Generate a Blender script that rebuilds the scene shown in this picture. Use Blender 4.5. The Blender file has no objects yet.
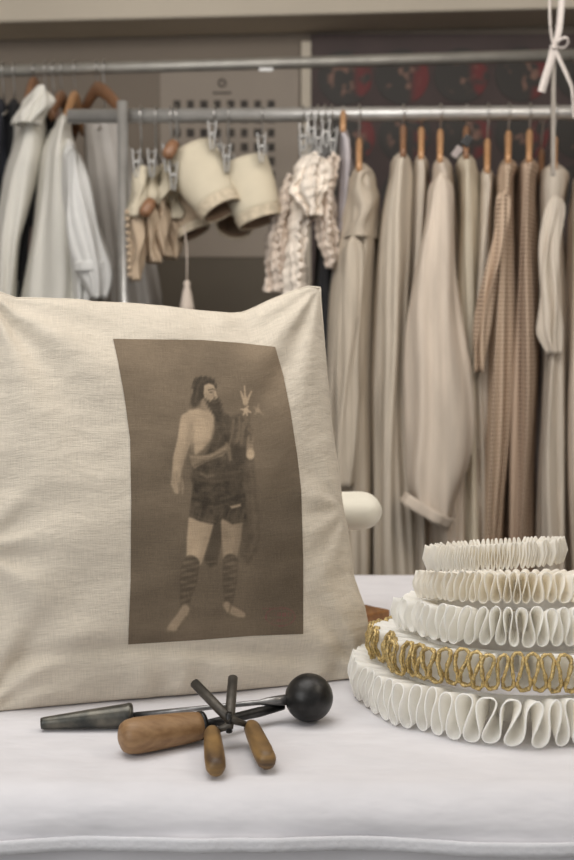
import bpy, math, random
import numpy as np
from mathutils import Vector, Matrix
random.seed(7); RNG = np.random.RandomState(5)
PI = math.pi
SC = bpy.context.scene
COL = SC.collection
# ------------------------------------------------------------------ camera
F = 1250.0; CX, CY = 287.0, 430.0; CZ = 1.206; TILT = math.radians(5.0)
cT, sT = math.cos(TILT), math.sin(TILT)
TZ = 0.80                                            # table top height

def ray(px, py):
    x = (px - CX) / F; y = (CY - py) / F
    return (x, cT + y * sT, -sT + y * cT)
def atY(px, py, Y):
    d = ray(px, py); t = Y / d[1]
    return Vector((d[0] * t, Y, CZ + d[2] * t))
def atZ(px, py, z):
    d = ray(px, py); t = (z - CZ) / d[2]
    return Vector((d[0] * t, d[1] * t, z))

cam = bpy.data.cameras.new('camera'); co = bpy.data.objects.new('camera', cam); COL.objects.link(co)
co.location = (0, 0, CZ); co.rotation_euler = (PI / 2 - TILT, 0, 0)
cam.sensor_fit = 'VERTICAL'; cam.sensor_height = 36.0; cam.lens = F / 860 * 36.0
cam.dof.use_dof = True; cam.dof.focus_distance = 1.27; cam.dof.aperture_fstop = 7.0
cam.clip_start = 0.05
SC.camera = co

# ------------------------------------------------------------------ materials
def lin(c):
    return tuple((v / 12.92 if v <= 0.04045 else ((v + 0.055) / 1.055) ** 2.4) for v in [x / 255.0 for x in c]) + (1.0,)

def mat(name, rgb, rough=0.85, metal=0.0, noise=None, bump=None, rgb2=None, sheen=0.0, coords='Object',
        stretch=(1, 1, 1), alpha=1.0, spec=None, trans=0.0):
    """rgb sRGB 0-255. noise=(scale, amount) varies the colour; bump=(scale, strength, distance)."""
    m = bpy.data.materials.new(name); m.use_nodes = True
    nt = m.node_tree; b = nt.nodes['Principled BSDF']
    b.inputs['Roughness'].default_value = rough; b.inputs['Metallic'].default_value = metal
    b.inputs['Base Color'].default_value = lin(rgb)
    if spec is not None: b.inputs['Specular IOR Level'].default_value = spec
    if sheen: b.inputs['Sheen Weight'].default_value = sheen
    if alpha < 1: b.inputs['Alpha'].default_value = alpha
    if trans: b.inputs['Subsurface Weight'].default_value = trans; b.inputs['Subsurface Radius'].default_value = (0.01, 0.01, 0.01)
    tc = nt.nodes.new('ShaderNodeTexCoord'); mp = nt.nodes.new('ShaderNodeMapping')
    mp.inputs['Scale'].default_value = stretch
    nt.links.new(tc.outputs[coords], mp.inputs['Vector'])
    if noise:
        n = nt.nodes.new('ShaderNodeTexNoise'); n.inputs['Scale'].default_value = noise[0]; n.inputs['Detail'].default_value = 5
        nt.links.new(mp.outputs[0], n.inputs['Vector'])
        mx = nt.nodes.new('ShaderNodeMix'); mx.data_type = 'RGBA'
        mx.inputs[6].default_value = lin(rgb)
        c2 = rgb2 if rgb2 else tuple(max(0, v * (1 - noise[1])) for v in rgb)
        mx.inputs[7].default_value = lin(c2)
        rp = nt.nodes.new('ShaderNodeMapRange'); rp.inputs[1].default_value = 0.35; rp.inputs[2].default_value = 0.68
        nt.links.new(n.outputs['Fac'], rp.inputs[0]); nt.links.new(rp.outputs[0], mx.inputs[0])
        nt.links.new(mx.outputs[2], b.inputs['Base Color'])
    if bump:
        n2 = nt.nodes.new('ShaderNodeTexNoise'); n2.inputs['Scale'].default_value = bump[0]; n2.inputs['Detail'].default_value = 4
        nt.links.new(mp.outputs[0], n2.inputs['Vector'])
        bp = nt.nodes.new('ShaderNodeBump'); bp.inputs['Strength'].default_value = bump[1]; bp.inputs['Distance'].default_value = bump[2]
        nt.links.new(n2.outputs['Fac'], bp.inputs['Height']); nt.links.new(bp.outputs[0], b.inputs['Normal'])
    return m

def linen_mat(name, rgb, attr=None):
    """woven linen: slubs along warp and weft in UV, threads as bump; attr = printed colour layer."""
    m = bpy.data.materials.new(name); m.use_nodes = True
    nt = m.node_tree; N = nt.nodes; L = nt.links; b = N['Principled BSDF']
    b.inputs['Roughness'].default_value = 0.9; b.inputs['Specular IOR Level'].default_value = 0.15
    b.inputs['Sheen Weight'].default_value = 0.08
    uv = N.new('ShaderNodeUVMap')
    def slub(sx, sy, detail=3):
        mp = N.new('ShaderNodeMapping'); mp.inputs['Scale'].default_value = (sx, sy, 1)
        L.new(uv.outputs[0], mp.inputs['Vector'])
        n = N.new('ShaderNodeTexNoise'); n.inputs['Scale'].default_value = 1.0; n.inputs['Detail'].default_value = detail
        n.noise_dimensions = '2D'; L.new(mp.outputs[0], n.inputs['Vector']); return n
    h = slub(22, 520); v = slub(520, 22); big = slub(5, 9, 5); cre = slub(10, 24, 7)
    def math_(op, a, c):
        k = N.new('ShaderNodeMath'); k.operation = op
        for i, s in enumerate((a, c)):
            if isinstance(s, (int, float)): k.inputs[i].default_value = s
            else: L.new(s, k.inputs[i])
        return k.outputs[0]
    s = math_('ADD', math_('MULTIPLY', h.outputs['Fac'], 0.55), math_('MULTIPLY', v.outputs['Fac'], 0.45))
    s = math_('ADD', s, math_('MULTIPLY', big.outputs['Fac'], 0.25))
    f = N.new('ShaderNodeMapRange'); f.inputs[1].default_value = 0.45; f.inputs[2].default_value = 0.8
    f.inputs[3].default_value = 0.86; f.inputs[4].default_value = 1.08
    L.new(s, f.inputs[0])
    mx = N.new('ShaderNodeMix'); mx.data_type = 'RGBA'; mx.blend_type = 'MULTIPLY'; mx.inputs[0].default_value = 1.0
    if attr:
        a = N.new('ShaderNodeVertexColor'); a.layer_name = attr; L.new(a.outputs['Color'], mx.inputs[6])
    else:
        mx.inputs[6].default_value = lin(rgb)
    cb = N.new('ShaderNodeCombineColor')
    for i in range(3): L.new(f.outputs[0], cb.inputs[i])
    L.new(cb.outputs[0], mx.inputs[7]); L.new(mx.outputs[2], b.inputs['Base Color'])
    hh = math_('ADD', math_('MULTIPLY', s, 0.30), math_('MULTIPLY', cre.outputs['Fac'], 1.1))
    bp = N.new('ShaderNodeBump'); bp.inputs['Strength'].default_value = 0.5 if not attr else 0.25; bp.inputs['Distance'].default_value = 0.006
    L.new(hh, bp.inputs['Height']); L.new(bp.outputs[0], b.inputs['Normal'])
    return m

def spotted_mat(name, rgb, dot):
    m = bpy.data.materials.new(name); m.use_nodes = True
    nt = m.node_tree; N = nt.nodes; L = nt.links; b = N['Principled BSDF']
    b.inputs['Roughness'].default_value = 0.9; b.inputs['Specular IOR Level'].default_value = 0.1
    uv = N.new('ShaderNodeUVMap'); mp = N.new('ShaderNodeMapping'); mp.inputs['Scale'].default_value = (470, 470, 1)
    mp.inputs['Rotation'].default_value = (0, 0, math.radians(45))
    L.new(uv.outputs[0], mp.inputs['Vector'])
    sp = N.new('ShaderNodeSeparateXYZ'); L.new(mp.outputs[0], sp.inputs[0])
    outs = []
    for i in range(2):
        k = N.new('ShaderNodeMath'); k.operation = 'SINE'; L.new(sp.outputs[i], k.inputs[0]); outs.append(k.outputs[0])
    k = N.new('ShaderNodeMath'); k.operation = 'MULTIPLY'; L.new(outs[0], k.inputs[0]); L.new(outs[1], k.inputs[1])
    r = N.new('ShaderNodeMapRange'); r.inputs[1].default_value = 0.22; r.inputs[2].default_value = 0.6; L.new(k.outputs[0], r.inputs[0])
    mx = N.new('ShaderNodeMix'); mx.data_type = 'RGBA'; mx.inputs[6].default_value = lin(rgb); mx.inputs[7].default_value = lin(dot)
    L.new(r.outputs[0], mx.inputs[0]); L.new(mx.outputs[2], b.inputs['Base Color'])
    return m

def wood_mat(name, rgb, rgb2, rough=0.5, stretch=(6, 60, 60)):
    return mat(name, rgb, rough, noise=(3.0, 0.3), rgb2=rgb2, stretch=stretch, bump=(4, 0.15, 0.001))

M = {}
def starched(name, rgb):
    m = bpy.data.materials.new(name); m.use_nodes = True
    nt = m.node_tree; N = nt.nodes; L = nt.links; b = N['Principled BSDF']
    b.inputs['Base Color'].default_value = lin(rgb); b.inputs['Roughness'].default_value = 0.8; b.inputs['Specular IOR Level'].default_value = 0.2
    t = N.new('ShaderNodeBsdfTranslucent'); t.inputs['Color'].default_value = lin(rgb)
    x = N.new('ShaderNodeMixShader'); x.inputs[0].default_value = 0.42
    L.new(b.outputs[0], x.inputs[1]); L.new(t.outputs[0], x.inputs[2]); L.new(x.outputs[0], N['Material Output'].inputs[0])
    tc = N.new('ShaderNodeTexCoord'); n = N.new('ShaderNodeTexNoise'); n.inputs['Scale'].default_value = 260; L.new(tc.outputs['Object'], n.inputs['Vector'])
    bp = N.new('ShaderNodeBump'); bp.inputs['Strength'].default_value = 0.15; bp.inputs['Distance'].default_value = 0.001
    L.new(n.outputs['Fac'], bp.inputs['Height']); L.new(bp.outputs[0], b.inputs['Normal'])
    return m
M['cushion'] = linen_mat('natural linen', (206, 196, 180))
M['print'] = linen_mat('printed linen', (100, 90, 75), attr='ink')
M['cloth'] = mat('white table cotton', (216, 214, 217), 0.9, noise=(25, 0.03), bump=(9, 0.6, 0.014), stretch=(0.7, 1.3, 1.6), spec=0.2)
M['ruff_white'] = starched('white starched linen', (253, 252, 249))
M['ruff_pure'] = starched('bright white organza', (253, 252, 249))
M['ruff_cream'] = starched('cream organdie', (251, 248, 241))
M['gold'] = mat('gold metallic braid', (222, 194, 132), 0.36, 0.5, noise=(420, 0.35), bump=(700, 0.6, 0.001))
M['iron'] = mat('blackened iron', (62, 61, 60), 0.38, 0.7, noise=(60, 0.4), bump=(150, 0.15, 0.001))
M['steel'] = mat('worn grey steel', (150, 148, 146), 0.35, 0.85, noise=(80, 0.35))
M['socket'] = mat('scuffed dark metal', (62, 63, 61), 0.33, 0.75, noise=(45, 0.4), rgb2=(112, 108, 98), stretch=(1, 1, 1), bump=(200, 0.2, 0.001))
M['handle'] = wood_mat('turned beech handle', (148, 116, 80), (124, 92, 60), 0.5)
M['handle_old'] = wood_mat('stained boxwood handle', (146, 114, 68), (74, 54, 34), 0.5, (5, 5, 40))
M['hanger'] = wood_mat('varnished hanger wood', (190, 148, 108), (172, 128, 88), 0.45)
M['hanger_dark'] = wood_mat('dark hanger wood', (146, 108, 80), (120, 86, 62), 0.45)
M['plank'] = wood_mat('brown plank', (150, 104, 58), (120, 78, 40), 0.5, (50, 6, 50))
M['chrome'] = mat('brushed rail steel', (186, 184, 180), 0.36, 0.6, noise=(30, 0.08))
M['rail_dull'] = mat('dull rail steel', (165, 162, 155), 0.45, 0.5, noise=(20, 0.1))
M['wire'] = mat('hook wire', (190, 188, 184), 0.3, 0.9)
M['pad'] = mat('cream padded cotton', (226, 221, 206), 0.85, bump=(18, 0.4, 0.004), stretch=(1, 4, 1), spec=0.2)
M['wall'] = mat('taupe painted wall', (142, 131, 119), 0.9, noise=(2.0, 0.05))
M['beam'] = mat('cream painted beam', (214, 204, 187), 0.8, noise=(3, 0.04))
M['floor'] = mat('grey vinyl floor', (110, 104, 96), 0.6, noise=(5, 0.08))
M['panel'] = mat('olive grey board', (112, 104, 92), 0.8, noise=(4, 0.05))
M['paper'] = mat('grey white poster paper', (168, 157, 145), 0.75, noise=(6, 0.03))
M['photo_ink'] = mat('small dark photograph', (50, 46, 43), 0.7, noise=(60, 0.5), rgb2=(84, 77, 70))
M['dark_board'] = mat('dark plum poster board', (84, 71, 69), 0.7, noise=(8, 0.1))
M['prong'] = mat('dull grey brown iron', (92, 87, 80), 0.5, 0.6, noise=(60, 0.3))
M['ribbon'] = mat('white cotton ribbon', (206, 197, 190), 0.8, noise=(60, 0.05))
M['rod'] = mat('grey hanging rod', (150, 142, 132), 0.45, noise=(30, 0.1))
M['black'] = mat('black cloth', (38, 38, 40), 0.95, noise=(30, 0.2))
M['navy'] = mat('dark navy cloth', (46, 48, 56), 0.95, noise=(30, 0.2))
M['pink'] = mat('dusty pink cloth', (176, 152, 142), 0.95)
M['shirt'] = mat('white shirt cotton', (218, 215, 206), 0.92, noise=(12, 0.05), bump=(25, 0.3, 0.004), stretch=(1, 1, .35), spec=0.15)
M['shirt_cool'] = mat('cool white cotton', (228, 227, 223), 0.92, noise=(12, 0.05), bump=(25, 0.3, 0.004), spec=0.15)
M['shroud'] = mat('pale grey garment cover', (186, 181, 175), 0.7, noise=(6, 0.05), bump=(20, 0.3, 0.004))
def cloth(name, rgb): return mat(name, rgb, 0.94, noise=(40, 0.10), bump=(60, 0.35, 0.004), stretch=(1, 1, 0.14), spec=0.1)
M['g_greige'] = cloth('greige linen', (192, 180, 163)); M['g_sand'] = cloth('sand cotton', (198, 187, 171))
M['g_oat'] = cloth('oatmeal muslin', (210, 196, 180)); M['g_cream'] = cloth('cream lawn', (212, 202, 182))
M['g_pale'] = cloth('pale linen', (208, 197, 182)); M['g_lilac'] = cloth('grey lilac cloth', (164, 154, 150))
M['lilac'] = cloth('pale lilac cloth', (184, 178, 180)); M['g_lace'] = cloth('cream lace', (238, 227, 213))
M['g_lace2'] = cloth('ecru lace', (218, 204, 190))
M['spot'] = spotted_mat('brown spotted cotton', (190, 168, 146), (104, 86, 72))
M['spot2'] = spotted_mat('dusky spotted cotton', (182, 160, 140), (98, 82, 70))
M['cuff_cream'] = mat('buckram cream cuff', (200, 190, 168), 0.9, noise=(14, 0.05), bump=(40, 0.2, 0.003))
M['cuff_beige'] = mat('beige cuff cloth', (186, 166, 142), 0.9, noise=(20, 0.08), bump=(40, 0.3, 0.003))
M['cuff_edge'] = mat('cream cuff edging', (202, 188, 164), 0.9, noise=(90, 0.15), bump=(120, 0.3, 0.002))
M['cuff_lining'] = mat('brown cuff lining', (128, 106, 86), 0.9)
M['stitch'] = mat('stitched hem cotton', (222, 221, 224), 0.9, bump=(160, 0.5, 0.002), spec=0.2)
M['tag'] = mat('white card tag', (228, 228, 226), 0.8)
M['blackplastic'] = mat('black plastic clip', (34, 34, 34), 0.35)

# round pictures on the dark poster: printed scene of dark figure, red drape, skin tones
def round_picture_mat():
    m = bpy.data.materials.new('round stage picture'); m.use_nodes = True
    nt = m.node_tree; N = nt.nodes; L = nt.links; b = N['Principled BSDF']; b.inputs['Roughness'].default_value = 0.6
    uv = N.new('ShaderNodeUVMap'); oi = N.new('ShaderNodeObjectInfo')
    def noise(sc, mul):
        n = N.new('ShaderNodeTexNoise'); n.noise_dimensions = '3D'; n.inputs['Scale'].default_value = sc; n.inputs['Detail'].default_value = 1.5
        k = N.new('ShaderNodeMath'); k.operation = 'MULTIPLY'; k.inputs[1].default_value = mul; L.new(oi.outputs['Random'], k.inputs[0])
        c = N.new('ShaderNodeCombineXYZ'); L.new(k.outputs[0], c.inputs[2]); a = N.new('ShaderNodeVectorMath'); a.operation = 'ADD'
        L.new(uv.outputs[0], a.inputs[0]); L.new(c.outputs[0], a.inputs[1]); L.new(a.outputs[0], n.inputs['Vector']); return n.outputs['Fac']
    def rng(x, a, c):
        r = N.new('ShaderNodeMapRange'); r.inputs[1].default_value = a; r.inputs[2].default_value = c; L.new(x, r.inputs[0]); return r.outputs[0]
    def mul(x, y):
        k = N.new('ShaderNodeMath'); k.operation = 'MULTIPLY'; L.new(x, k.inputs[0]); L.new(y, k.inputs[1]); return k.outputs[0]
    def mixc(c0, rgb, f):
        x = N.new('ShaderNodeMix'); x.data_type = 'RGBA'; L.new(c0, x.inputs[6]) if not isinstance(c0, tuple) else setattr(x.inputs[6], 'default_value', c0)
        x.inputs[7].default_value = lin(rgb); L.new(f, x.inputs[0]); return x.outputs[2]
    sp = N.new('ShaderNodeSeparateXYZ'); L.new(uv.outputs[0], sp.inputs[0])
    red = mul(rng(sp.outputs[0], 0.25, 0.55), rng(noise(1.6, 17), 0.40, 0.52))
    ln = N.new('ShaderNodeVectorMath'); ln.operation = 'LENGTH'; L.new(uv.outputs[0], ln.inputs[0])
    skin = mul(rng(noise(2.6, 31), 0.56, 0.64), rng(ln.outputs['Value'], 0.75, 0.5))
    c = mixc(lin((58, 54, 50)), (112, 44, 44), red); c = mixc(c, (134, 102, 88), skin)
    L.new(c, b.inputs['Base Color']); return m
M['round_pic'] = round_picture_mat()

# ------------------------------------------------------------------ object helpers
def mk(name, verts, faces, material, parent=None, smooth=True, uvs=None, solid=0.0, sub=0, bevel=0.0, offset=0.0):
    me = bpy.data.meshes.new(name)
    root = parent
    while root is not None and root.parent is not None: root = root.parent
    o0 = Vector(root.location) if root is not None else Vector((0, 0, 0))
    loc = Vector((0, 0, 0))
    vs = [Vector(v) for v in verts]
    if root is None:                                    # a top-level mesh: origin at the base centre
        a = np.array([tuple(v) for v in vs]); loc = Vector(((a[:, 0].min() + a[:, 0].max()) / 2, (a[:, 1].min() + a[:, 1].max()) / 2, a[:, 2].min()))
        o0 = loc
    me.from_pydata([tuple(v - o0) for v in vs], [], faces)
    me.materials.append(material)
    if smooth: me.polygons.foreach_set('use_smooth', [True] * len(me.polygons))
    if uvs is not None:
        ul = me.uv_layers.new(name='UVMap')
        li = np.empty(len(me.loops), dtype=np.int32); me.loops.foreach_get('vertex_index', li)
        ul.data.foreach_set('uv', np.asarray(uvs, dtype=np.float32)[li].ravel())
    me.validate(); me.update()
    o = bpy.data.objects.new(name, me); COL.objects.link(o)
    o.location = loc
    if parent is not None: o.parent = parent
    if solid:
        s = o.modifiers.new('thick', 'SOLIDIFY'); s.thickness = solid; s.offset = offset
    if bevel:
        bv = o.modifiers.new('bevel', 'BEVEL'); bv.width = bevel; bv.segments = 3; bv.limit_method = 'ANGLE'
    if sub:
        s = o.modifiers.new('sub', 'SUBSURF'); s.levels = sub; s.render_levels = sub
    return o

def thing(name, label, cat, loc, group=None):
    o = bpy.data.objects.new(name, None); COL.objects.link(o); o.location = loc
    o.empty_display_size = 0.05
    o['label'] = label; o['category'] = cat
    if group: o['group'] = group
    return o
def tag(o, label, cat, group=None):
    o['label'] = label; o['category'] = cat
    if group: o['group'] = group
    return o
def struct(o): o['kind'] = 'structure'; return o

def copy_tree(o, loc, label=None, parent=None):
    c = o.copy(); COL.objects.link(c)
    if parent is None:
        c.location = loc
        if label: c['label'] = label
    else: c.parent = parent
    for ch in list(o.children): copy_tree(ch, None, None, c)
    return c

def box(x0, x1, y0, y1, z0, z1):
    v = [(x, y, z) for x in (x0, x1) for y in (y0, y1) for z in (z0, z1)]
    f = [(0, 1, 3, 2), (4, 6, 7, 5), (0, 4, 5, 1), (2, 3, 7, 6), (0, 2, 6, 4), (1, 5, 7, 3)]
    return v, f

def tube(path, rad, n=12, caps=True, flat=(1, 1), up=None):
    P = [Vector(p) for p in path]; k = len(P)
    R = [rad] * k if isinstance(rad, (int, float)) else list(rad)
    T = [(P[min(i + 1, k - 1)] - P[max(i - 1, 0)]).normalized() for i in range(k)]
    u = Vector(up) if up else (Vector((0, 0, 1)) if abs(T[0].z) < 0.9 else Vector((1, 0, 0)))
    a = (u - T[0] * u.dot(T[0])).normalized()
    V, Fc = [], []
    for i in range(k):
        a = (a - T[i] * a.dot(T[i])).normalized(); b = T[i].cross(a)
        for j in range(n):
            t = 2 * PI * j / n
            V.append(P[i] + a * (R[i] * flat[0] * math.cos(t)) + b * (R[i] * flat[1] * math.sin(t)))
    for i in range(k - 1):
        for j in range(n):
            Fc.append((i * n + j, i * n + (j + 1) % n, (i + 1) * n + (j + 1) % n, (i + 1) * n + j))
    if caps:
        Fc.append(tuple(range(n - 1, -1, -1))); Fc.append(tuple((k - 1) * n + j for j in range(n)))
    return V, Fc

def lathe(p0, p1, prof, n=28):
    """prof: (t along p0->p1, radius)."""
    p0, p1 = Vector(p0), Vector(p1)
    return tube([p0.lerp(p1, t) for t, _ in prof], [r for _, r in prof], n) if False else _lathe(p0, p1, prof, n)
def _lathe(p0, p1, prof, n):
    d = (p1 - p0); L = d.length; d.normalize()
    u = Vector((0, 0, 1)) if abs(d.z) < 0.9 else Vector((1, 0, 0))
    a = (u - d * u.dot(d)).normalized(); b = d.cross(a)
    V, Fc = [], []
    for t, r in prof:
        for j in range(n):
            q = 2 * PI * j / n
            V.append(p0 + d * (L * t) + a * (r * math.cos(q)) + b * (r * math.sin(q)))
    k = len(prof)
    for i in range(k - 1):
        for j in range(n):
            Fc.append((i * n + j, i * n + (j + 1) % n, (i + 1) * n + (j + 1) % n, (i + 1) * n + j))
    Fc.append(tuple(range(n - 1, -1, -1))); Fc.append(tuple((k - 1) * n + j for j in range(n)))
    return V, Fc

def sphere(c, r, nu=48, nv=28, sx=1, sy=1, sz=1):
    V, Fc = [], []
    for i in range(nv + 1):
        p = PI * i / nv
        for j in range(nu):
            t = 2 * PI * j / nu
            V.append((c[0] + r * sx * math.sin(p) * math.cos(t), c[1] + r * sy * math.sin(p) * math.sin(t), c[2] - r * sz * math.cos(p)))
    for i in range(nv):
        for j in range(nu):
            Fc.append((i * nu + j, i * nu + (j + 1) % nu, (i + 1) * nu + (j + 1) % nu, (i + 1) * nu + j))
    return V, Fc

def wavy(x, y, seed, n=10, f0=6.0, f1=40.0):
    """smooth pseudo-noise as a sum of sines, numpy arrays in metres."""
    r = np.random.RandomState(seed); s = 0
    for i in range(n):
        f = f0 * (f1 / f0) ** (i / (n - 1)); a = r.rand() * 2 * PI; ph = r.rand() * 2 * PI
        s = s + np.sin(f * (x * np.cos(a) + y * np.sin(a)) + ph + 1.3 * np.sin(0.6 * f * (y * np.cos(a) - x * np.sin(a)) + ph * 2)) * (f0 / f) ** 0.8
    return s / 2.2

# ------------------------------------------------------------------ the room
YW = 4.2
struct(mk('floor', *box(-2.6, 2.6, -0.6, YW, -0.05, 0), M['floor'], smooth=False))
struct(mk('wall_back', *box(-2.6, 2.6, YW, YW + 0.1, 0, 2.75), M['wall'], smooth=False))
struct(mk('wall_left', *box(-2.7, -2.6, -0.6, YW + 0.1, 0, 2.75), M['wall'], smooth=False))
struct(mk('wall_right', *box(2.6, 2.7, -0.6, YW + 0.1, 0, 2.75), M['wall'], smooth=False))
struct(mk('ceiling', *box(-2.6, 2.6, -0.6, YW, 2.75, 2.85), M['beam'], smooth=False))
# beam across the top of the back wall (slightly out of level in the photo)
bl = atY(0, 22, 3.95); br = atY(574, 8, 3.95)
sl = (br.z - bl.z) / (br.x - bl.x); zb = bl.z - sl * bl.x
bv = []
for x in (-2.6, 2.6):
    for y in (3.95, YW):
        for z in (zb + sl * x, 2.75): bv.append((x, y, z))
struct(mk('trim_1', bv, box(0, 1, 0, 1, 0, 1)[1], M['beam'], smooth=False, bevel=0.008))
struct(mk('trim_2', *box(atY(301, 100, YW).x, atY(311, 100, YW).x, YW - 0.03, YW, 0.0, zb - 0.03), M['beam'], smooth=False, bevel=0.004))
# olive board low on the wall
p = atY(150, 258, YW); q = atY(296, 258, YW)
struct(mk('trim_3', *box(-1.0, q.x, YW - 0.02, YW, 0.0, p.z), M['panel'], smooth=False, bevel=0.004))

# poster with the grid of little photographs
a = atY(160, 60, YW - 0.004); b = atY(299, 257, YW - 0.004)
poster = thing('photo_poster', 'pale wall poster with a grid of small dark photographs behind the cuffs', 'poster', ((a.x + b.x) / 2, YW - 0.004, b.z))
mk('paper_sheet', *box(a.x, b.x, YW - 0.006, YW - 0.001, b.z, a.z), M['paper'], poster, smooth=False)
for j in range(9):
    for i in range(8):
        c = atY(177 + 13.45 * i, 104.5 + 14.2 * j, YW - 0.008)
        w, h = 0.0108 + 0.002 * random.random(), 0.0135
        mk('photograph', *box(c.x - w, c.x + w, YW - 0.0085, YW - 0.0062, c.z - h, c.z + h), M['photo_ink'], poster, smooth=False)
c = atY(222, 83, YW - 0.007); V, Fc = tube([(c.x + 0.011 * math.cos(t * PI / 10), YW - 0.007, c.z + 0.011 * math.sin(t * PI / 10)) for t in range(21)], 0.003, 6)
mk('emblem', V, Fc, M['photo_ink'], poster)
c = atY(222, 93, YW - 0.007); mk('caption', *box(c.x - 0.03, c.x + 0.03, YW - 0.0075, YW - 0.0062, c.z - 0.003, c.z + 0.003), M['photo_ink'], poster, smooth=False)

# dark poster with round pictures
a = atY(311, 34, YW - 0.02); x1 = atY(680, 30, YW).x
dk = thing('stage_poster', 'dark plum wall poster with rows of round stage pictures behind the costumes', 'poster', ((a.x + x1) / 2, YW - 0.02, 1.0))
mk('board', *box(a.x, x1, YW - 0.022, YW - 0.001, 1.0, a.z), M['dark_board'], dk, smooth=False)
first = None
for row, (y0, xs) in enumerate(((78, (345, 402, 461, 522, 582, 640)), (137, (348, 405, 464, 522, 580, 638)), (196, (350, 408, 466, 524, 580, 638)))):
    for i, x in enumerate(xs):
        c = atY(x, y0 - 1.2 * i, YW - 0.026); R = 0.088
        n = 40; V = [(c.x, YW - 0.0262, c.z)] + [(c.x + R * math.cos(2 * PI * k / n), YW - 0.0262, c.z + R * math.sin(2 * PI * k / n)) for k in range(n)]
        V += [(c.x + R * math.cos(2 * PI * k / n), YW - 0.0222, c.z + R * math.sin(2 * PI * k / n)) for k in range(n)]
        Fc = [(0, 1 + k, 1 + (k + 1) % n) for k in range(n)] + [(1 + k, 1 + n + k, 1 + n + (k + 1) % n, 1 + (k + 1) % n) for k in range(n)]
        mk('round_picture', V, Fc, M['round_pic'], dk, smooth=False, uvs=[((p_[0] - c.x) / R, (p_[2] - c.z) / R) for p_ in V])

# ------------------------------------------------------------------ rails
UY = 3.36
pa = atY(0, 71, UY); pb = atY(574, 55, UY); d = (pb - pa)
up_a = pa - d * 0.55; up_b = pb + d * 0.45
upper = thing('clothes_rail', 'upper long steel clothes rail running across near the beam', 'clothes rail', (pa + d * 0.5))
V, Fc = tube([up_a, up_b], 0.0155, 16); mk('rail_tube', V, Fc, M['rail_dull'], upper)
for s, pt in ((-1, up_a), (1, up_b)):
    V, Fc = tube([pt, (2.6 * s, pt.y, pt.z + (0.02 if s < 0 else 0.0))], 0.0155, 12); mk('rail_end', V, Fc, M['rail_dull'], upper)
c = atY(266, 69.5, UY - 0.018); mk('white_label', *box(c.x - 0.018, c.x + 0.018, UY - 0.02, UY - 0.015, c.z - 0.004, c.z + 0.004), M['tag'], upper, smooth=False)
def up_z(x): return pa.z + (x - pa.x) * (d.z / d.x)

LY = 2.92
la = atY(122, 116, LY); lb = atY(574, 112.5, LY); ld = lb - la
low_a = la - ld * 0.12; low_b = la + ld * 1.75
rack = thing('garment_rack', 'lower chrome garment rack with an upright post beside the cuffs', 'garment rack', (la.x, LY, 0))
V, Fc = tube([low_a, low_b], 0.0165, 16); mk('rail_tube', V, Fc, M['chrome'], rack)
pt = atY(122, 101, LY - 0.04)
for xx in (pt.x, low_b.x - 0.03):
    V, Fc = tube([(xx, LY - 0.035, 0.03), (xx, LY - 0.035, pt.z)], 0.0125, 16); mk('upright_post', V, Fc, M['chrome'], rack)
    V, Fc = tube([(xx, LY - 0.3, 0.02), (xx, LY + 0.3, 0.02)], 0.02, 12); mk('foot_bar', V, Fc, M['chrome'], rack)
def low_z(x): return la.z + (x - la.x) * (ld.z / ld.x)

# ------------------------------------------------------------------ hangers
def hook_path(x, y, z0, zr, r=0.021):
    pts = [(x, y, z0), (x, y, z0 + (zr - z0) * 0.45), (x, y - r * 0.9, zr - 0.008)]
    for k in range(9):
        t = PI + k * PI / 8 * -1.15
        pts.append((x, y + r * math.cos(t), zr + r * math.sin(t)))
    return pts
def hanger(x, rail_y, zr, neck, label, m='hanger', half=0.19, drop=0.07, group='wooden hangers', rot=0.0, thick=0.0085):
    t = thing('coat_hanger', label, 'hanger', (x, rail_y, neck - drop), group)
    ca, sa = math.cos(rot), math.sin(rot)
    path = []
    for k in range(17):
        s = -1 + k / 8; yy = half * s
        path.append((x - yy * sa, rail_y + yy * ca, neck - drop * abs(s) ** 1.4))
    V, Fc = tube(path, [thick * (1.0 - 0.25 * abs(-1 + k / 8)) for k in range(17)], 12, flat=(1.7, 1.0), up=(0, 0, 1))
    mk('hanger_arm', V, Fc, M[m], t)
    V, Fc = tube(hook_path(x, rail_y, neck, zr), 0.0021, 8); mk('hook', V, Fc, M['wire'], t)
    return t

# ------------------------------------------------------------------ garments
def interp(prof, n):
    ys = np.array([p[0] for p in prof], float); L = np.array([p[1] for p in prof], float); R = np.array([p[2] for p in prof], float)
    yy = np.linspace(ys[0], ys[-1], n)
    def sm(a):
        v = np.interp(yy, ys, a); k = np.array([1, 2, 3, 2, 1]) / 9.0
        return np.convolve(np.pad(v, 2, mode='edge'), k, mode='valid')
    return yy, sm(L), sm(R)

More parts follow.
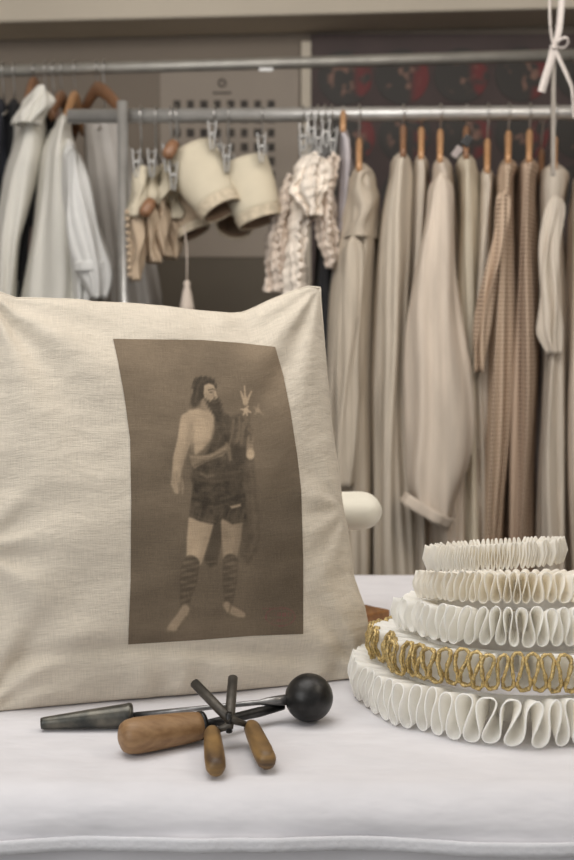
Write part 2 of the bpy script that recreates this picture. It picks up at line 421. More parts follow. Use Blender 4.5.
def column(prof, Yc, Yn, wy0, wy1, folds, amp, seed, n=96, levels=56, dome=0.0, neck=0.0, growth=1.0):
    """a hanging sheath of cloth: prof = (py, left px, right px) read at distance Yn."""
    r = np.random.RandomState(seed)
    yy, L, R = interp(prof, levels)
    rings = []
    A = atY(0, yy[0], Yn).z
    if neck > 0:
        x0 = (atY(L[0], yy[0], Yn).x + atY(R[0], yy[0], Yn).x) / 2; w0 = (R[0] - L[0]) / 2 * Yn / F
        for k in range(8):
            s = k / 8.0
            rings.append((x0, w0 * max(0.15, math.sqrt(1 - (1 - s) ** 2)), 0.04 + (wy0 - 0.04) * (0.35 + 0.65 * s), A + neck * (1 - s), 0.0))
    for i in range(levels):
        s = i / (levels - 1.0); z = atY(0, yy[i], Yn).z
        xl = atY(L[i], yy[i], Yn).x; xr = atY(R[i], yy[i], Yn).x
        w = (xr - xl) / 2
        if dome > 0:
            dd = (A - z) / dome
            if dd < 1: w *= max(0.12, math.sqrt(max(0, 1 - (1 - dd) ** 2)))
        rings.append(((xl + xr) / 2, w, wy0 + (wy1 - wy0) * min(1, s * 1.6), z, s))
    th = np.linspace(0, 2 * PI, n, endpoint=False)
    ks = [folds, folds + 3, folds * 2 + 1]; ph = r.rand(6) * 2 * PI; dr = (r.rand(6) - 0.5) * 5
    V, UV, Fc = [], [], []
    for (cx, wx, wy, z, s) in rings:
        fa = amp * (0.18 + 0.82 * min(1, s * 2.2) ** growth)
        f = np.sin(ks[0] * th + ph[0] + dr[0] * s) + 0.6 * np.sin(ks[1] * th + ph[1] + dr[1] * s) + 0.35 * np.sin(ks[2] * th + ph[2] + dr[2] * s)
        f = np.sign(f) * np.abs(f) ** 0.8 * fa
        jig = 0.004 * np.sin(3 * th + 9 * s + ph[3]) + 0.004 * math.sin(7 * s + ph[4])
        y = Yc + (wy + f) * np.sin(th)
        x = cx + (wx * 0.96 + f * 0.22) * np.cos(th) + jig * (s > 0) + (y - Yn) * cx / Yn
        for j in range(n):
            V.append((x[j], y[j], z)); UV.append((1.1 * wx * math.cos(th[j]) + 0.3 * wy * math.sin(th[j]), z))
    m = len(rings)
    for i in range(m - 1):
        for j in range(n):
            Fc.append((i * n + j, (i + 1) * n + j, (i + 1) * n + (j + 1) % n, i * n + (j + 1) % n))
    Fc.append(tuple(range(n)))
    return V, Fc, UV

def garment(name, label, cat, prof, mname, Yc, seed, wy=0.17, folds=9, amp=0.011, neck=0.026, sleeve=None, cuff=None,
            cape=None, group=None, dome=0.0, collar=False, sleeve_mat=None):
    Yn = Yc - wy
    top = atY((prof[0][1] + prof[0][2]) / 2, prof[0][0], Yn); bot = atY(0, prof[-1][0], Yn)
    t = thing(name, label, cat, (top.x, Yc, bot.z), group)
    if group == GC: prof = [(y_, a_ - 4.0 * min(1, max(0, (y_ - 190) / 110)), b_ + 4.0 * min(1, max(0, (y_ - 190) / 110))) for y_, a_, b_ in prof]
    V, Fc, UV = column(prof, Yc, Yn, wy * 0.96, wy * 1.02, folds, amp, seed, neck=neck, dome=dome)
    mk('body', V, Fc, M[mname], t, uvs=UV, solid=0.002)
    if collar:
        V, Fc = tube([(top.x + 0.022 * math.cos(k * PI / 8), Yc + 0.05 * math.sin(k * PI / 8), top.z + neck + 0.005 + 0.006 * math.sin(k * 1.7)) for k in range(17)], 0.012, 10, flat=(1.6, 0.6))
        mk('collar', V, Fc, M[mname], t)
    if sleeve:
        for q, (sp, sw) in enumerate(sleeve):
            V, Fc, UV = column(sp, Yn - sw * 0.2, Yn - sw * 1.2, sw * 0.75, sw, 6, amp * 0.55, seed + 50 + q, n=64, levels=40, dome=0.04)
            mk('sleeve', V, Fc, M[sleeve_mat or mname], t, uvs=UV, solid=0.002)
    if cuff:
        (x0, y0), (x1, y1), rw, hh, Yq = cuff               # ends of the cuff band in the photo, its half height in m
        A = atY(x0, y0, Yq); B = atY(x1, y1, Yq); ax = (B - A); w = ax.length / 2; ax.normalize(); dn = Vector((ax.z, 0, -ax.x))
        if dn.z > 0: dn = -dn
        c = (A + B) / 2; V = []; Fc = []; n = 40
        for i, hgt in enumerate((-hh, -hh * 0.5, 0, hh * 0.5, hh)):
            for j in range(n):
                q = 2 * PI * j / n; g = 1 + 0.03 * math.sin(9 * q)
                V.append(c + dn * hgt + ax * (w * g * math.cos(q)) + Vector((0, 1, 0)) * (rw * g * math.sin(q)))
        for i in range(4):
            for j in range(n): Fc.append((i * n + j, i * n + (j + 1) % n, (i + 1) * n + (j + 1) % n, (i + 1) * n + j))
        mk('cuff', V, Fc, M[sleeve_mat or mname], t, solid=0.004)
    if cape:
        V, Fc, UV = column(cape, Yc, Yn - 0.012, wy * 1.0, wy * 1.06, 5, 0.008, seed + 90, neck=neck + 0.006, dome=dome)
        mk('shoulder_cape', V, Fc, M[mname], t, uvs=UV, solid=0.003)
    return t

GC = 'long costumes on the lower rail'
def hang_for(px, py_top, wy, label, m='hanger', neck=0.055, Yc=LY):
    p = atY(px, py_top, Yc - wy); x = p.x * Yc / (Yc - wy)
    hanger(x, Yc, low_z(x), p.z + neck + 0.03, label, m, half=wy * 0.95, drop=neck + 0.022, rot=-math.atan2(x, Yc))

garment('gown', 'greige long gown with shoulder cape, the leftmost long costume on the lower rail', 'costume',
        [(173, 349, 377), (200, 343, 380), (232, 340, 380), (300, 331, 378), (400, 322, 376), (500, 318, 374), (680, 316, 376)], 'g_greige', LY, 11,
        wy=0.18, folds=10, cape=[(172, 349, 376), (190, 343, 380), (236, 338, 381)], sleeve=[([(236, 342, 364), (300, 338, 362), (400, 337, 362), (440, 336, 358), (488, 336, 352)], 0.04)], group=GC)
hang_for(359, 172, 0.18, 'wooden hanger holding the greige caped gown')
garment('gown', 'sand cotton long gown standing just right of the greige caped gown', 'costume',
        [(158, 391, 413), (180, 384, 414), (215, 376, 413), (250, 375, 411), (300, 374, 408), (400, 370, 412), (500, 372, 416), (680, 374, 420)], 'g_sand', LY, 12, wy=0.18, folds=8, amp=0.013, group=GC)
hang_for(403, 158, 0.18, 'dark wooden hanger holding the sand cotton gown', 'hanger_dark')
garment('undershirt', 'narrow oatmeal shirt squeezed behind the puffed sleeve', 'costume',
        [(160, 413, 429), (180, 411, 430), (230, 408, 428), (300, 406, 424), (400, 408, 430), (680, 412, 436)], 'g_pale', LY + 0.03, 13, wy=0.17, folds=7, group=GC)
hang_for(421, 160, 0.17, 'pale hanger holding the narrow oatmeal shirt', 'hanger', Yc=LY + 0.03)
garment('nightshirt', 'oatmeal nightshirt with a big puffed sleeve gathered in a cuff', 'costume',
        [(163, 432, 453), (190, 428, 455), (250, 424, 458), (300, 424, 462), (400, 424, 468), (680, 428, 472)], 'g_oat', LY, 14, wy=0.17, folds=8,
        sleeve=[([(172, 429, 452), (210, 427, 455), (260, 417, 459), (320, 408, 464), (380, 403, 470), (430, 402, 474), (470, 402, 470), (490, 403, 462), (506, 412, 456), (524, 434, 451)], 0.06)],
        cuff=((404, 497), (451, 524), 0.05, 0.013, LY - 0.17 - 0.035), group=GC)
hang_for(440, 163, 0.17, 'slim wooden hanger holding the puffed sleeve nightshirt')
garment('shift', 'cream lawn shift with a white tag, right of the puffed sleeve', 'costume',
        [(160, 455, 477), (180, 456, 478), (250, 458, 476), (400, 462, 480), (680, 466, 484)], 'g_cream', LY + 0.01, 15, wy=0.16, folds=7, amp=0.012, group=GC)
hang_for(466, 160, 0.16, 'hanger with a black clip holding the cream lawn shift', 'hanger_dark', Yc=LY + 0.01)
garment('petticoat', 'slim cream petticoat with a flat top left of the brown spotted dress', 'costume',
        [(174, 479, 495), (200, 478, 494), (300, 476, 491), (400, 474, 488), (680, 470, 486)], 'g_pale', LY, 16, wy=0.15, folds=6, amp=0.011, group=GC)
hang_for(487, 174, 0.15, 'tall wooden hanger holding the slim cream petticoat')
garment('spotted_dress', 'brown spotted cotton dress, the wider left one of the spotted pair', 'costume',
        [(164, 497, 520), (185, 498, 518), (250, 494, 516), (320, 488, 514), (400, 482, 511), (500, 477, 506), (680, 472, 503)], 'spot', LY, 17, wy=0.18, folds=8, amp=0.015,
        sleeve=[([(190, 497, 509), (250, 490, 502), (310, 480, 493), (350, 473, 486), (372, 474, 482)], 0.014)], group=GC)
hang_for(508, 164, 0.18, 'wooden hanger holding the wider spotted dress')
garment('spotted_dress', 'dusky brown spotted dress, the narrower right one of the spotted pair', 'costume',
        [(163, 518, 541), (185, 518, 538), (250, 515, 536), (350, 513, 535), (450, 511, 533), (680, 508, 532)], 'spot2', LY, 18, wy=0.18, folds=7, amp=0.014, group=GC)
hang_for(529, 163, 0.18, 'wooden hanger holding the narrower spotted dress')
garment('overdress', 'grey lilac dress hanging in shade between spotted and pale linen dresses', 'costume',
        [(185, 535, 548), (300, 533, 550), (680, 533, 550)], 'g_lilac', LY + 0.09, 19, wy=0.14, folds=6, group=GC)
garment('linen_dress', 'pale linen dress with a loose short sleeve by the hanging rod', 'costume',
        [(170, 539, 571), (195, 537, 567), (205, 540, 562), (250, 540, 562), (350, 544, 565), (480, 541, 566), (680, 538, 570)], 'g_pale', LY, 20, wy=0.17, folds=8,
        sleeve=[([(196, 546, 565), (230, 543, 561), (300, 539, 559), (334, 536, 560), (354, 549, 559)], 0.011)], group=GC)
hang_for(554, 170, 0.17, 'wooden hanger holding the pale linen dress')
for px, py, lab in ((541, 185, 'thin hanger holding the grey lilac dress'), (324, 215, 'thin hanger holding the black tunic')):
    hang_for(px, py, 0.13, lab, 'hanger_dark', Yc=LY + 0.06)
garment('smock', 'sandy smock cut off by the right edge of the photo', 'costume',
        [(178, 572, 604), (215, 567, 602), (300, 568, 600), (680, 570, 602)], 'g_oat', LY, 21, wy=0.17, folds=8, group=GC)
hang_for(588, 178, 0.17, 'wooden hanger holding the sandy smock')
garment('bodice', 'pale lilac bodice on a thin hook between lace and greige gown', 'costume',
        [(133, 337, 349), (160, 338, 352), (230, 337, 347), (300, 334, 345), (420, 330, 342)], 'lilac', LY + 0.02, 22, wy=0.12, folds=5, group=GC)
hang_for(343, 133, 0.12, 'thin hanger holding the pale lilac bodice', Yc=LY + 0.02, neck=0.03)
garment('dark_tunic', 'black tunic hanging low behind the lace pieces', 'costume',
        [(215, 318, 331), (260, 317, 332), (330, 314, 330), (560, 306, 328)], 'black', LY + 0.04, 23, wy=0.12, folds=6, group=GC)

# a white card tag and a black clip on the shift's hanger
for nm, lab, px, py, w, h, m in (('card_tag', 'white card tag clipped by the cream lawn shift', 457, 152, 0.008, 0.013, 'g_lilac'), ('clip', 'black plastic clip above the cream lawn shift', 467, 141, 0.010, 0.012, 'blackplastic')):
    c = atY(px, py, LY - 0.205); V, Fc = box(c.x - w, c.x + w, c.y - 0.003, c.y + 0.003, c.z - h, c.z + h)
    rr = Matrix.Rotation(math.radians(35), 3, 'Y'); V = [Vector(c) + rr @ (Vector(v) - Vector(c)) for v in V]
    tag(mk(nm, V, Fc, M[m], smooth=False, bevel=0.002), lab, nm.split('_')[-1])

# ---- left group on the upper rail
GL = 'clothes on the upper rail at the left'
UC = UY
def uhang(px, py, label, m, half=0.16, drop=0.07, rot=0.0):
    p = atY(px, py, UC); hanger(p.x, UC, up_z(p.x), p.z, label, m, half=half, drop=drop, rot=rot, thick=0.012)
garment('dark_coat', 'dark navy coat at the very left edge of the photo', 'coat',
        [(102, -12, 8), (130, -16, 10), (200, -20, 10), (420, -22, 12)], 'navy', UC + 0.01, 31, wy=0.15, group=GL)
garment('black_coat', 'black coat between the navy coat and the ruffled white shirt', 'coat',
        [(104, 6, 22), (130, 4, 22), (170, 1, 18), (420, -4, 16)], 'black', UC + 0.02, 32, wy=0.14, group=GL)
garment('white_shirt', 'off-white shirt with a bunched standing collar, leftmost of the white shirts', 'shirt',
        [(112, 13, 48), (130, 13, 48), (150, 6, 46), (170, -2, 40), (200, -6, 32), (240, -10, 22), (420, -16, 18)], 'shirt', UC - 0.06, 33, wy=0.16, folds=5, amp=0.009, group=GL,
        sleeve=[([(84, 34, 51), (96, 24, 53), (110, 16, 50), (122, 13, 40)], 0.04)])
garment('black_waistcoat', 'black waistcoat showing as a dark strip between two white shirts', 'waistcoat',
        [(106, 40, 56), (150, 30, 56), (200, 14, 40), (300, 9, 30), (420, 6, 26)], 'black', UC + 0.0, 34, wy=0.12, group=GL)
garment('pink_blouse', 'dusty pink blouse mostly hidden behind the middle white shirt', 'blouse',
        [(112, 48, 62), (150, 36, 60), (200, 26, 48), (300, 20, 40), (420, 20, 40)], 'pink', UC + 0.02, 35, wy=0.12, group=GL)
garment('white_shirt', 'off-white long shirt in the middle of the left group, with soft hanging folds', 'shirt',
        [(120, 56, 71), (145, 40, 78), (200, 31, 84), (260, 22, 88), (330, 14, 92), (420, 10, 94)], 'shirt', UC - 0.1, 36, wy=0.14, folds=6, amp=0.009, group=GL)
garment('white_shirt', 'cool white shirt with a wide short sleeve ending in a turned band', 'shirt',
        [(146, 62, 76), (180, 60, 82), (230, 64, 86), (300, 66, 96), (420, 66, 100)], 'shirt_cool', UC - 0.14, 37, wy=0.13, folds=5, amp=0.008, group=GL,
        sleeve=[([(147, 64, 77), (180, 64, 89), (220, 66, 101), (250, 69, 109), (268, 73, 113), (282, 80, 111), (298, 90, 104)], 0.05)],
        cuff=((75, 267), (111, 266), 0.05, 0.012, UC - 0.14 - 0.13 - 0.01), collar=False)
garment('garment_cover', 'pale grey garment cover hanging behind the rack post', 'garment cover',
        [(122, 82, 126), (160, 84, 140), (220, 86, 150), (300, 90, 162), (480, 92, 166)], 'shroud', UC + 0.02, 38, wy=0.1, folds=8, amp=0.01, group=GL)
uhang(62, 98, 'dark wooden hanger left of the slim one, above the middle white shirt', 'hanger_dark')
uhang(75, 98, 'slim wooden hanger between two darker ones on the upper rail', 'hanger', half=0.13)
uhang(97, 89, 'broad dark wooden hanger above the grey garment cover', 'hanger_dark', half=0.2, drop=0.1, rot=0.5)
uhang(34, 84, 'wooden hanger inside the bunched collar white shirt', 'hanger_dark', half=0.1)
for px, lab in ((4, 'wire hanger holding the navy coat'), (15, 'wire hanger holding the black coat'), (46, 'wire hanger holding the black waistcoat'), (54, 'wire hanger holding the pink blouse'), (105, 'wire hanger holding the pale grey garment cover')):
    p = atY(px, 104 if px < 100 else 120, UC); t = thing('wire_hanger', lab, 'hanger', (p.x, UC, p.z), 'wire hangers on the upper rail')
    V, Fc = tube(hook_path(p.x, UC, p.z, up_z(p.x)), 0.0022, 8); mk('hook', V, Fc, M['wire'], t)
    V, Fc = tube([(p.x, UC - 0.14, p.z - 0.05), (p.x, UC, p.z), (p.x, UC + 0.14, p.z - 0.05)], 0.003, 8); mk('shoulder_wire', V, Fc, M['wire'], t)

# ------------------------------------------------------------------ detached cuffs, lace and clip hangers
def clip_hanger(px, py, label, nclip=2, Y=LY):
    p = atY(px, py, Y - 0.03); x = p.x; zc = p.z; zr = low_z(x)
    t = thing('clip_hanger', label, 'hanger', (x, Y, zc - 0.04), 'clip hangers on the lower rail')
    V, Fc = tube(hook_path(x, Y, zc + 0.03, zr), 0.002, 8); mk('hook', V, Fc, M['wire'], t)
    V, Fc = tube([(x, Y - 0.1, zc + 0.02), (x, Y - 0.03, zc + 0.03), (x, Y + 0.03, zc + 0.03), (x, Y + 0.1, zc + 0.02)], 0.003, 8); mk('bar', V, Fc, M['wire'], t)
    for k in range(nclip):
        yy = Y - 0.09 + 0.18 * k
        for s in (-1, 1):
            v, f = box(x + s * 0.003 - 0.0015, x + s * 0.003 + 0.0015, yy - 0.012, yy + 0.012, zc - 0.035, zc + 0.028)
            v = [(q[0] + s * 0.22 * max(0, q[2] - zc), q[1], q[2]) for q in v]
            mk('clip_jaw', v, f, M['chrome'], t, smooth=False, bevel=0.001)
        V, Fc = tube([(x - 0.008, yy, zc), (x + 0.008, yy, zc)], 0.005, 10); mk('spring', V, Fc, M['chrome'], t)
    return t

def stiff_cuff(label, A, B, rA, rB, Ya, Yb, mname='cuff_cream', group='stiff gauntlet cuffs'):
    """a flaring tube of stiffened cloth from A (px,py at Ya) to B (px,py at Yb)."""
    a_, b_ = atY(A[0], A[1], Ya), atY(B[0], B[1], Yb); d_ = (b_ - a_).normalized()
    t = thing('gauntlet_cuff', label, 'cuff', b_, group)
    u = (Vector((0, 1, 0)) - d_ * d_.y).normalized(); w = d_.cross(u)
    def shell(s0, s1, off, n=48, m=10):
        V, Fc = [], []
        for i in range(m):
            s = s0 + (s1 - s0) * i / (m - 1); r = rA + (rB - rA) * s + off + 0.004 * math.sin(PI * s)
            c = a_.lerp(b_, s)
            for j in range(n):
                q = 2 * PI * j / n; e = 1 + 0.04 * math.sin(2 * q + 1)
                V.append(c + w * (r * e * math.cos(q)) + u * (r * 0.82 * e * math.sin(q)))
        for i in range(m - 1):
            for j in range(n): Fc.append((i * n + j, (i + 1) * n + j, (i + 1) * n + (j + 1) % n, i * n + (j + 1) % n))
        return V, Fc
    mk('shell', *shell(0, 0.86, 0), M[mname], t, solid=0.003)
    mk('edge_band', *shell(0.84, 1.0, 0.0025), M['cuff_edge'], t, solid=0.004)
    mk('lining', *shell(0.02, 0.995, -0.004), M['cuff_lining'], t, solid=0.001)
    return t
stiff_cuff('large cream gauntlet cuff on the left, highest of the stiff pair', (189, 156), (222, 211), 0.063, 0.042, LY - 0.03, LY - 0.09)
stiff_cuff('large cream gauntlet cuff on the right, below the left one', (241, 164), (261, 222), 0.059, 0.046, LY - 0.03, LY - 0.06)
stiff_cuff('small brown lined cuff with its round mouth facing us, under the cream pair', (238, 204), (234, 227), 0.034, 0.037, LY + 0.06, LY - 0.02, 'cuff_beige')
stiff_cuff('beige cuff drooping behind the left large cream gauntlet', (172, 188), (194, 234), 0.036, 0.036, LY + 0.06, LY + 0.03, 'cuff_beige')
for px, py, lab in ((214, 138, 'clip hanger gripping the left large gauntlet cuff'), (262, 150, 'clip hanger gripping the right large gauntlet cuff'), (228, 160, 'clip hanger between the two large gauntlet cuffs')):
    clip_hanger(px, py, lab)
for px, py, lab in ((303, 140, 'shiny clip hanger at the left of the lace cluster'), (311, 133, 'clip hanger second from left in the lace cluster'), (318, 142, 'clip hanger in the middle of the lace cluster'), (325, 136, 'clip hanger second from right in the lace cluster'), (332, 144, 'clip hanger at the right of the lace cluster')):
    clip_hanger(px, py, lab)

def fold_collar(label, band, flap, Y, beads=False, seed=0):
    """a cream collar strip folded over its hanger, a beige flap hanging out from under it."""
    band = [(y_, l_ - 2.5, r_ + 2.5) for y_, l_, r_ in band]; flap = [(y_, l_ - 2.5, r_ + 2.5) for y_, l_, r_ in flap]
    b0 = atY((flap[-1][1] + flap[-1][2]) / 2, flap[-1][0], Y)
    t = thing('folded_collar', label, 'collar', (b0.x, Y, b0.z), 'folded collars beside the rack post')
    V, Fc, UV = column(band, Y, Y - 0.06, 0.045, 0.06, 3, 0.003, 300 + seed, n=48, levels=24, neck=0.008)
    mk('folded_band', V, Fc, M['cuff_cream'], t, uvs=UV, solid=0.002)
    V, Fc, UV = column(flap, Y, Y - 0.05, 0.045, 0.045, 4, 0.006, 320 + seed, n=48, levels=24)
    mk('flap', V, Fc, M['cuff_beige'], t, uvs=UV, solid=0.002)
    if beads:
        for k in range(10):
            p = atY(flap[0][1] - 0.5 + k * 0.3, flap[0][0] + 6 + k * 7, Y - 0.05); mk('bead', *sphere(p, 0.0055, 12, 8), M['cuff_beige'], t)
    return t
fold_collar('leftmost folded collar with a beaded edge next to the rack post', [(168, 136, 149), (190, 133, 145), (216, 129, 141)], [(206, 130, 141), (240, 130, 143), (280, 134, 140)], LY - 0.05, True, 1)
fold_collar('second folded collar from the rack post, cream over beige', [(168, 150, 160), (190, 145, 156), (211, 140, 152)], [(204, 143, 153), (235, 144, 157), (262, 149, 158)], LY - 0.02, False, 2)
fold_collar('third folded collar from the rack post, slanting most', [(164, 162, 173), (185, 157, 169), (204, 151, 163)], [(198, 154, 164), (230, 156, 168), (256, 161, 168)], LY + 0.0, False, 3)
fold_collar('fourth folded collar tucked under the left large gauntlet', [(184, 166, 178), (200, 167, 180), (218, 168, 182)], [(212, 165, 178), (240, 167, 179), (258, 169, 177)], LY + 0.05, False, 4)
for px, py, lab in ((140, 165, 'clip hanger above the leftmost folded collar'), (155, 165, 'clip hanger above the second folded collar'), (170, 160, 'clip hanger above the third folded collar'), (176, 178, 'clip hanger above the fourth folded collar')):
    clip_hanger(px, py, lab)
for px, py, lab, dx in ((171, 142, 'orange wooden hanger end showing above the folded collars', 0.0), (148, 200, 'orange wooden hanger end poking out low between folded collars', 0.0)):
    A = atY(px + 4, py, LY - 0.1); B = atY(px - 5, py + 16, LY - 0.12)
    t = thing('wooden_peg', lab, 'hanger', B, 'wooden hanger ends')
    V, Fc = _lathe(A, B, [(0, 0.004), (0.05, 0.012), (0.4, 0.015), (0.8, 0.014), (0.95, 0.009), (1, 0.004)], 20); mk('peg_body', V, Fc, M['hanger_dark'], t)
    V, Fc = tube([A, (A.x, LY - 0.03, A.z + 0.03), (A.x, LY - 0.01, low_z(A.x) - 0.01)], 0.002, 8); mk('hook', V, Fc, M['wire'], t)
# small tassel below the collars
c0, c1 = atY(187, 250, LY), atY(187, 303, LY)
ts = thing('tassel', 'small pale tassel on a cord below the folded collars', 'tassel', c1)
V, Fc = tube([atY(184, 225, LY), c0, atY(187, 282, LY)], 0.0018, 8); mk('cord', V, Fc, M['g_lace2'], ts)
V, Fc = _lathe(atY(187, 280, LY), atY(187, 312, LY), [(0, 0.003), (0.1, 0.009), (0.2, 0.006), (0.35, 0.01), (0.8, 0.016), (1, 0.018)], 18); mk('fringe', V, Fc, M['g_lace2'], ts)

# lace: ruffled gathered cloth with scalloped edges
def lace(label, prof, Y, seed, mname='g_lace', wy=0.05, name='lace_frill'):
    t = thing(name, label, 'lace', atY(prof[-1][1], prof[-1][0], Y), 'lace pieces on clip hangers')
    V, Fc, UV = column(prof, Y, Y - wy, wy * 0.7, wy, 7, 0.008, seed, n=110, levels=60, dome=0.02)
    a = np.array([tuple(v) for v in V]); r = np.random.RandomState(seed)
    zz = a[:, 2]; xx = a[:, 0]
    a[:, 0] += 0.0018 * np.sin(zz * 110 + 40 * xx + seed) + 0.0015 * np.sin(zz * 310 + seed)
    a[:, 1] -= 0.0022 * np.sin(zz * 95 + 60 * xx + seed * 2) + 0.0025 * np.sin(zz * 260 - 110 * xx)
    mk('gathered_lace', [tuple(v) for v in a], Fc, M[mname], t, uvs=UV, solid=0.0015)
    # scalloped trim down the outer edge
    pts = []
    for k in range(60):
        s = k / 59.0; i = int(s * 59); n = 110; v = a[(i * n) + 84]
        pts.append((v[0] + 0.004 * math.sin(k * 1.6), v[1] - 0.006, v[2]))
    V2, F2 = tube(pts, [0.004 + 0.002 * math.sin(k * 1.6) for k in range(60)], 8); mk('scalloped_trim', V2, F2, M[mname], t)
    return t
lace('cream ruffled lace jabot bunched at the top of the lace cluster', [(152, 298, 326), (170, 292, 334), (190, 289, 333), (204, 296, 324), (215, 302, 320)], LY - 0.1, 41, wy=0.06, name='lace_jabot')
lace('ecru lace fall hanging lowest at the left of the lace cluster', [(174, 281, 294), (200, 277, 292), (240, 268, 289), (270, 264, 288), (292, 262, 290)], LY - 0.02, 42, 'g_lace2')
lace('cream lace fall hanging straight under the ruffled jabot', [(196, 290, 312), (230, 289, 310), (270, 286, 308), (300, 282, 306), (340, 282, 306)], LY - 0.06, 43, 'g_lace')
lace('drooping lace sleeve flounce at the right of the lace cluster', [(152, 326, 338), (190, 320, 337), (225, 316, 336), (250, 318, 336), (268, 328, 334)], LY - 0.08, 44, 'g_lace2')

# ------------------------------------------------------------------ ribbon and hanging rod
RY = 2.62
kn = atY(553.5, 45, RY)
rod = thing('hanging_rod', 'thin grey rod hanging from a white ribbon before the right costumes', 'rod', atY(553, 176, RY))
e = atY(553, 176, RY)
V, Fc = tube([(kn.x, RY, kn.z - 0.005), (e.x, RY, e.z)], 0.0062, 4, up=(0, 0, 1) if False else (1, 1, 0)); mk('shaft', V, Fc, M['rod'], rod, smooth=False, bevel=0.0012)
V, Fc = tube([(kn.x - 0.001, RY - 0.012, kn.z - 0.012), (kn.x, RY, kn.z - 0.003), (kn.x + 0.001, RY + 0.012, kn.z - 0.012)], 0.0015, 8); mk('eyelet', V, Fc, M['wire'], rod)
rb = thing('white_ribbon', 'white cotton ribbon tied in a small bow at the top right', 'ribbon', atY(553, 95, RY))
def strap(pts, w, name, tw=0.0):
    P = [Vector(p) for p in pts]; V, Fc = [], []
    # smooth the path
    for _ in range(3):
        Q = [P[0]]
        for i in range(len(P) - 1): Q += [P[i].lerp(P[i + 1], 0.25), P[i].lerp(P[i + 1], 0.75)]
        Q.append(P[-1]); P = Q
    k = len(P)
    for i in range(k):
        T = (P[min(i + 1, k - 1)] - P[max(i - 1, 0)]).normalized(); s = T.cross(Vector((0, 1, 0))).normalized()
        aa = tw * i / k; s = s * math.cos(aa) + Vector((0, 1, 0)) * math.sin(aa)
        V += [P[i] - s * w, P[i] + s * w]
    Fc = [(2 * i, 2 * i + 1, 2 * i + 3, 2 * i + 2) for i in range(k - 1)]
    mk(name, V, Fc, M['ribbon'], rb, solid=0.0012)
def rp(px, py, dy=0.0): return atY(px, py, RY - 0.012 + dy)
cl = atY(549, -20, RY)
strap([(cl.x + 0.005, RY, 2.75), rp(550.5, -20), rp(549.5, 10), rp(551, 35), rp(554, 47)], 0.0032, 'hanging_strand', 0.9)
strap([(cl.x + 0.02, RY, 2.75), rp(563, -20), rp(561, 10), rp(559, 32), rp(554.5, 46)], 0.0066, 'hanging_strand', -0.5)
strap([rp(554, 46), rp(557, 41, -0.01), rp(567, 36, -0.015), rp(569, 43, -0.01), rp(564, 49, 0.0), rp(554, 46)], 0.0028, 'bow_loop', 1.1)
strap([rp(554, 46), rp(552, 58), rp(546, 76), rp(541.5, 92)], 0.0082, 'ribbon_tail', 0.15)
strap([rp(554, 47), rp(560, 60), rp(570, 82), rp(573, 90), rp(574, 118)], 0.0045, 'ribbon_tail', 0.8)
V, Fc = sphere(rp(554, 46.5, -0.004), 0.0062, 16, 10, 1.1, 0.8, 1.0); mk('knot', V, Fc, M['ribbon'], rb)

# ------------------------------------------------------------------ table
TX0, TX1, TY0, TY1 = -1.25, 1.3, 1.035, 1.955
tb = thing('work_table', 'long work table standing under the white cloths', 'table', (0, 1.5, 0))
mk('table_top', *box(TX0 + 0.02, TX1 - 0.02, TY0 + 0.025, TY1 - 0.02, TZ - 0.045, TZ - 0.006), M['plank'], tb, smooth=False, bevel=0.004)
for x in (TX0 + 0.1, TX1 - 0.1):
    for y in (TY0 + 0.1, TY1 - 0.1): mk('leg', *box(x - 0.03, x + 0.03, y - 0.03, y + 0.03, 0, TZ - 0.045), M['plank'], tb, smooth=False)

def drape(name, drop, off, mname, inset=0.0, k=1.0, seed=3, NX=420):
    """table cloth: flat top, rounded front edge, hanging front; section swept along x."""
    sec = []                                           # (y, z, s) s = how far down the front
    top = TZ + off
    sec += [(TY1 + off + 0.004, top - 0.25, 0), (TY1 + off + 0.004, top - 0.012, 0), (TY1 + off - 0.004, top - 0.003, 0), (TY1 - 0.02, top, 0)]
    for i in range(46): sec.append((TY1 - 0.03 - (TY1 - 0.03 - TY0 - 0.045 - inset) * i / 45.0, top, 0))
    R = 0.034
    for i in range(1, 13):
        q = PI / 2 * i / 12; sec.append((TY0 + inset + 0.034 - off - R * math.sin(q), top - R + R * math.cos(q), i / 12 * 0.35))
    n2 = 14
    for i in range(1, n2 + 1):
        s = i / n2; sec.append((TY0 + inset - off, top - R - (drop - R) * s, 0.35 + 0.65 * s))
    xs = np.linspace(TX0, TX1, NX)
    ys = np.array([s_[0] for s_ in sec]); zs = np.array([s_[1] for s_ in sec]); ss = np.array([s_[2] for s_ in sec])
    X, S = np.meshgrid(xs, ss, indexing='ij'); Y = np.tile(ys, (NX, 1)); Z = np.tile(zs, (NX, 1))
    w = wavy(X, Y * 1.0, seed, 8, 7, 30)
    w2 = wavy(X * 0.8, (Y - Z) * 1.6, seed + 5, 14, 18, 120)
    fold = np.sin(X * 21 + 1.1 * np.sin(X * 9) + seed)
    Y = Y - k * S * (0.003 * fold + 0.004 * w + 0.0045 * w2) - 0.004 * S * k
    Z = Z + np.where(S > 0, k * (0.002 * w + 0.002 * np.sin(X * 13 + 2)) * np.minimum(1, S * 2), 0)
    Z = Z + np.where((S == 0) & (Y > TY0 + 0.03) & (Y < TY1 - 0.03), k * (0.0009 * (w - 1.0) + 0.0012 * (w2 - 1.2) * np.clip((1.12 - Y) / 0.06, 0.1, 1)) * np.clip((1.18 - Y) / 0.1, 0.12, 1), 0)
    V = np.stack([X, Y, Z], -1).reshape(-1, 3); m = len(sec)
    Fc = [(i * m + j, i * m + j + 1, (i + 1) * m + j + 1, (i + 1) * m + j) for i in range(NX - 1) for j in range(m - 1)]
    return V, Fc, (X, Y, Z, m)
V, Fc, _ = drape('under', 0.62, 0.0, 'cloth', inset=0.012, k=0.3, seed=8)
